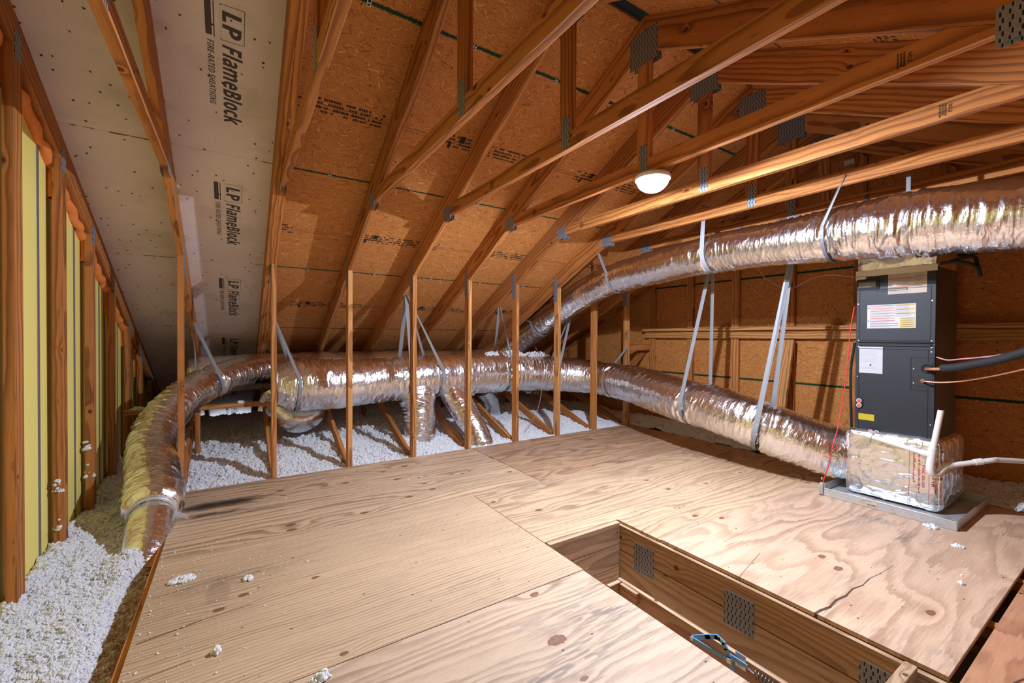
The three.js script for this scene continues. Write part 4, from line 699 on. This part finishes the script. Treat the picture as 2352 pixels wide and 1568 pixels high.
{ // condensate piping
  const g = group('condensate_pipe', 3.935, 0.32, -0.89); tag(g, 'white plastic condensate pipe with open vent stub and trap in front of the foil base', 'pipe');
  const add = (n, geo, l) => { geo.translate(-3.935, -0.32, 0.89); return mesh(n, geo, M.pvc, g, l); };
  const r = 0.0165, X = 3.905;
  add('drain_run', cyl(V(X, 0.475, 1.215), V(X, 0.415, 0.905), r)); add('elbow', tube([V(3.99, 0.482, 1.225), V(3.935, 0.482, 1.232), V(X + 0.002, 0.48, 1.228), V(X, 0.474, 1.205)], 0.021, 20, 14));
  add('vent_stub', (() => { const o = cyl(V(X, 0.43, 0.885), V(X + 0.01, 0.718, 0.848), r, 22); return o; })()); add('tee', merge(cyl(V(X, 0.36, 0.892), V(X, 0.465, 0.882), 0.022), cyl(V(X, 0.422, 0.94), V(X, 0.415, 0.89), 0.022)));
  add('trap', tube([V(X, 0.37, 0.892), V(X + 0.0, 0.315, 0.893), V(X + 0.015, 0.288, 0.885), V(X + 0.045, 0.29, 0.868), V(X + 0.07, 0.32, 0.852), V(X + 0.10, 0.345, 0.835)], 0.0215, 30, 16));
  add('coupling', cyl(V(4.005, 0.342, 0.836), V(4.03, 0.35, 0.815), 0.0225));
  add('outlet_run', tube([V(4.0, 0.34, 0.838), V(4.07, 0.365, 0.76), V(4.15, 0.395, 0.665), V(4.2, 0.40, 0.64)], r, 30, 14)); add('outlet_run', cyl(V(4.19, 0.40, 0.645), V(4.75, 0.36, 0.30), r));
  add('coupling', cyl(V(4.10, 0.377, 0.725), V(4.125, 0.386, 0.695), 0.021));
}

// ---------------------------------------------------------------- attic hatch
{
  const g = group('hatch_frame', 1.80, -0.2, -1.25); tag(g, 'plywood-deck attic hatch opening lined with stacked two-by-six boards', 'hatch');
  const add = (n, geo, m, l) => { geo.translate(-1.80, 0.2, 1.25); return mesh(n, geo, m, g, l); };
  const lumber = (a, b, w, t, wide) => board(a, b, w, t, wide);
  const up = new THREE.Vector3(0, 1, 0);
  [[-0.071, 0], [-0.213, 2], [-0.332, 1]].forEach(([y, k], i) => add('end_board', lumber(V(1.513, y, 1.957), V(2.081, y, 1.957), i === 2 ? 0.094 : 0.139, 0.038, up), hatchWood[k]));
  [[-0.071, 3], [-0.213, 1], [-0.332, 0]].forEach(([y, k], i) => add('end_board', lumber(V(1.513, y, 0.52), V(2.081, y, 0.52), i === 2 ? 0.094 : 0.139, 0.038, up), hatchWood[k]));
  const dr = group('hatch_door', 1.80, -0.385, -1.25); tag(dr, 'closed hatch door at the bottom of the opening', 'hatch door');
  mesh('panel', (() => { const k = box(1.515, 2.08, -0.395, -0.383, 0.545, 1.935, 0.001); k.translate(-1.80, 0.385, 1.25); return k; })(), PLY.f, dr);
  const l = group('folding_ladder', 1.79, -0.38, -1.2); tag(l, 'folded wooden attic ladder rail with blue steel hinge arm and spring', 'ladder');
  const al = (n, geo, m, lb) => { geo.translate(-1.79, 0.38, 1.2); return mesh(n, geo, m, l, lb); };
  al('side_rail', lumber(V(1.865, -0.287, 1.74), V(1.865, -0.287, 0.56), 0.17, 0.024, up), hatchWood[0]);
  al('end_block', lumber(V(1.762, -0.245, 1.725), V(1.852, -0.245, 1.725), 0.075, 0.026, up), hatchWood[0]);
  al('inner_block', lumber(V(1.84, -0.235, 1.70), V(1.84, -0.235, 1.58), 0.06, 0.024, up), hatchWood[1]);
  const flat = (a, b, w, t) => board(a, b, w, t, up, 0.001);
  const AXX = 1.815;
  al('hinge_arm', (() => { const P = [V(AXX, -0.226, 1.23), V(AXX, -0.185, 1.165), V(AXX, -0.158, 1.12), V(AXX, -0.153, 1.10), V(AXX, -0.160, 1.08), V(AXX, -0.176, 1.066), V(AXX, -0.205, 1.052), V(AXX, -0.245, 1.038)], o = []; for (let i = 0; i < P.length - 1; i++) o.push(flat(P[i], P[i + 1].clone().lerp(P[i], -0.4), 0.020, 0.007)); return merge(...o); })(), M.blueSteel, 'bent blue steel hinge arm');
  al('link_bar', flat(V(AXX - 0.008, -0.228, 1.23), V(AXX - 0.008, -0.215, 1.05), 0.018, 0.005), M.blueSteel);
  al('link_bar', flat(V(AXX + 0.009, -0.205, 1.06), V(AXX + 0.009, -0.205, 0.975), 0.018, 0.005), M.blueSteel); al('bracket', flat(V(AXX + 0.03, -0.215, 1.04), V(AXX + 0.03, -0.215, 0.995), 0.065, 0.003), M.galv);
  al('pivot', merge(cyl(V(AXX - 0.012, -0.226, 1.228), V(AXX + 0.01, -0.226, 1.228), 0.009, 14), cyl(V(AXX - 0.012, -0.218, 1.047), V(AXX + 0.014, -0.218, 1.047), 0.011, 14)), M.galv);
  const sp = []; for (let i = 0; i <= 520; i++) { const t = i / 520, a = t * 26 * 6.283; sp.push(V(1.825 + 0.016 * Math.cos(a), -0.214 - 0.01 * t + 0.016 * Math.sin(a), 0.945 - 0.36 * t)); }
  al('spring', new THREE.TubeGeometry(new THREE.CatmullRomCurve3(sp), 900, 0.0028, 6), mat([0.25, 0.25, 0.26], 0.3, 0.9), 'dark coil spring'); al('spring_hook', tube([V(1.824, -0.205, 0.98), V(1.824, -0.212, 0.965), V(1.825, -0.218, 0.945)], 0.003, 16, 6), M.galv);
}

// ---------------------------------------------------------------- lamp
{
  const g = group('ceiling_lamp', 2.102, 2.18, -1.72); tag(g, 'glowing white dome lamp fixed under a collar tie', 'lamp');
  const rim = new THREE.LatheGeometry([[0, -0.001], [0.05, -0.001], [0.05, -0.018], [0.098, -0.022], [0.104, -0.034], [0.104, -0.048], [0.099, -0.052], [0.094, -0.048], [0, -0.044]].map((p) => new THREE.Vector2(...p)), 48);
  const rimM = mat([0.85, 0.85, 0.85], 0.4); rimM.side = THREE.DoubleSide; mesh('housing', rim, rimM, g);
  const P = []; for (let i = 0; i <= 14; i++) { const t = (i / 14) * Math.PI / 2; P.push(new THREE.Vector2(0.093 * Math.cos(t), -0.049 - 0.075 * Math.sin(t))); } P[14].x = 0;
  const dm = mat([0.9, 0.9, 0.9], 0.4); dm.emissive.setRGB(1.0, 0.98, 1.0); dm.emissiveIntensity = 14; dm.side = THREE.DoubleSide;
  const dome = mesh('lamp_dome', new THREE.LatheGeometry(P, 40), dm, g); dome.castShadow = false;
  const L = new THREE.PointLight(new THREE.Color().setRGB(0.85, 0.94, 1.14), LAMP, 0, 2); L.position.set(2.102, 2.18 - 0.060, -1.72); L.castShadow = true; L.shadow.radius = 0.8; scene.add(L); L.name = 'lamp_light';
  const A = new THREE.RectAreaLight(new THREE.Color().setRGB(0.85, 0.94, 1.14), LAMP_PANEL, 0.13, 0.13); A.position.set(2.102, 2.18 - 0.128, -1.72); A.lookAt(2.102, 0, -1.72); A.name = 'lamp_panel_light'; scene.add(A);
}

// ---------------------------------------------------------------- loose bits
{
  const q = rng(61);
  const tuft = (seed, s) => {                                  // a heap of small ragged clumps
    const z = rng(1000 + Math.round(seed * 10)), parts = [], big = Math.max(s[0], s[2]), r0 = clamp(Math.min(s[1] * 0.6, 0.009), 0.004, 0.009), n = clamp(Math.round((s[0] * s[2]) / (r0 * r0) * 3.0), 14, 260);
    for (let i = 0; i < n; i++) {
      const a = z() * 6.283, d = Math.sqrt(z()), r = r0 * (0.6 + 0.8 * z()), g = new THREE.IcosahedronGeometry(r, 1), p = g.attributes.position, ox = z() * 50;
      for (let k = 0; k < p.count; k++) { const x = p.getX(k), y = p.getY(k), w = p.getZ(k), m = 0.35 + 1.2 * n3(x / r * 1.7 + ox, y / r * 1.7, w / r * 1.7); p.setXYZ(k, x * m, y * m, w * m); }
      g.translate(Math.cos(a) * d * s[0], r * 0.4 + z() * s[1] * (1 - d * d) * 1.3, Math.sin(a) * d * s[2]); g.deleteAttribute('uv'); parts.push(g);
    }
    const g = mergeGeometries(parts); g.computeVertexNormals(); return g;
  };
  const list = [
    [-0.217, 0.001, 2.597, [0.05, 0.012, 0.03], 'white insulation scrap on the deck near its left edge'], [0.052, 0.001, 2.445, [0.022, 0.010, 0.02], 'small insulation scrap beside the clear plastic piece'], [-0.06, 0.001, 1.936, [0.016, 0.012, 0.014], 'pea-sized insulation scrap on the deck planks'],
    [3.677, 0.003, 0.836, [0.03, 0.014, 0.03], 'insulation scrap lying against the drain pan front'], [3.465, 0.003, 0.672, [0.022, 0.009, 0.025], 'flat insulation scrap in front of the drain pan corner'], [0.245, 0.001, 1.596, [0.03, 0.014, 0.02], 'torn white scrap at the near deck seam'],
    [2.95, 0.003, 0.56, [0.012, 0.012, 0.012], 'round white crumb on the right deck sheet'],
    [0.28, 0.5245, 4.985, [0.07, 0.06, 0.05], 'heap of insulation sitting on the lateral brace'], [0.05, 0.5245, 4.99, [0.03, 0.018, 0.03], 'small tuft on the middle of the lateral brace'], [-0.72, 0.5245, 4.99, [0.05, 0.015, 0.03], 'thin tuft on the end of the lateral brace by the yellow wall'],
    [3.05, 0.945, 4.74, [0.22, 0.05, 0.10], 'mound of insulation caught on top of the return duct'], [3.42, 0.928, 4.74, [0.25, 0.045, 0.09], 'long drift of insulation on top of the return duct'], [2.75, 0.952, 4.74, [0.16, 0.035, 0.07], 'thin patch of insulation on the return duct by the strap'],
  ];
  list.forEach(([x, y, D, s, label], i) => { const t = mesh('insulation_tuft', tuft(i * 3.7, s), M.fluff); t.position.copy(V(x, y, D)); tag(t, label, 'insulation', 'loose insulation tufts'); });
  // tufts stuck on the studs of the yellow wall
  [[-0.835, 0.34, 3.42, 'upper'], [-0.83, 0.12, 3.43, 'lower'], [-0.84, 0.44, 4.03, 'high'], [-0.83, 0.25, 4.04, 'low']].forEach(([x, y, D, w], i) => { const t = mesh('insulation_tuft', tuft(90 + i * 5, [0.020, 0.085, 0.022]), M.fluff); t.position.copy(V(x - 0.01, y - 0.04, D - 0.005)); tag(t, `${w} insulation tuft stuck to the ${i < 2 ? 'second' : 'third'} stud of the yellow wall`, 'insulation', 'loose insulation tufts'); });
  const pl = mesh('plastic_scrap', (() => { const s = new THREE.Shape([[-0.04, -0.09], [0.045, -0.085], [0.055, 0.0], [0.03, 0.09], [-0.02, 0.1], [-0.045, 0.02]].map((v) => new THREE.Vector2(...v))); const g = new THREE.ExtrudeGeometry(s, { depth: 0.001, bevelEnabled: false }); g.rotateX(-Math.PI / 2); return g; })(), new THREE.MeshPhysicalMaterial({ transmission: 1, thickness: 0, roughness: 0.15, color: 0xffffff, ior: 1.45 })); pl.position.copy(V(-0.069, 0.002, 2.395)); tag(pl, 'clear plastic offcut lying on the deck planks', 'scrap');
  // crumbs
  const g = new THREE.IcosahedronGeometry(1, 1), im = new THREE.InstancedMesh(g, M.fluff, 520), m4 = new THREE.Matrix4(), Q = new THREE.Quaternion(), e = new THREE.Euler(); im.name = 'insulation_crumbs'; im.castShadow = im.receiveShadow = true;
  for (let i = 0; i < 520; i++) { const a = q(), x = a < 0.6 ? -0.33 + 0.9 * q() * q() : a < 0.8 ? mix(-0.3, 2.0, q()) : mix(2.2, 4.0, q()), D = a < 0.6 ? mix(1.3, 3.0, q()) : a < 0.8 ? mix(2.0, 4.05, q()) : mix(0.45, 1.4, q()), s = 0.0016 + 0.0045 * q() * q() * q(); e.set(q() * 6, q() * 6, q() * 6); Q.setFromEuler(e); m4.compose(V(x, s * 0.6 + (a >= 0.8 ? 0.004 : 0), D), Q, new THREE.Vector3(s * 1.4, s * 0.8, s)); im.setMatrixAt(i, m4); }
  scene.add(im); tag(im, 'tiny white insulation crumbs scattered over the deck', 'crumbs', null, 'stuff');
}

renderer.render(scene, camera);
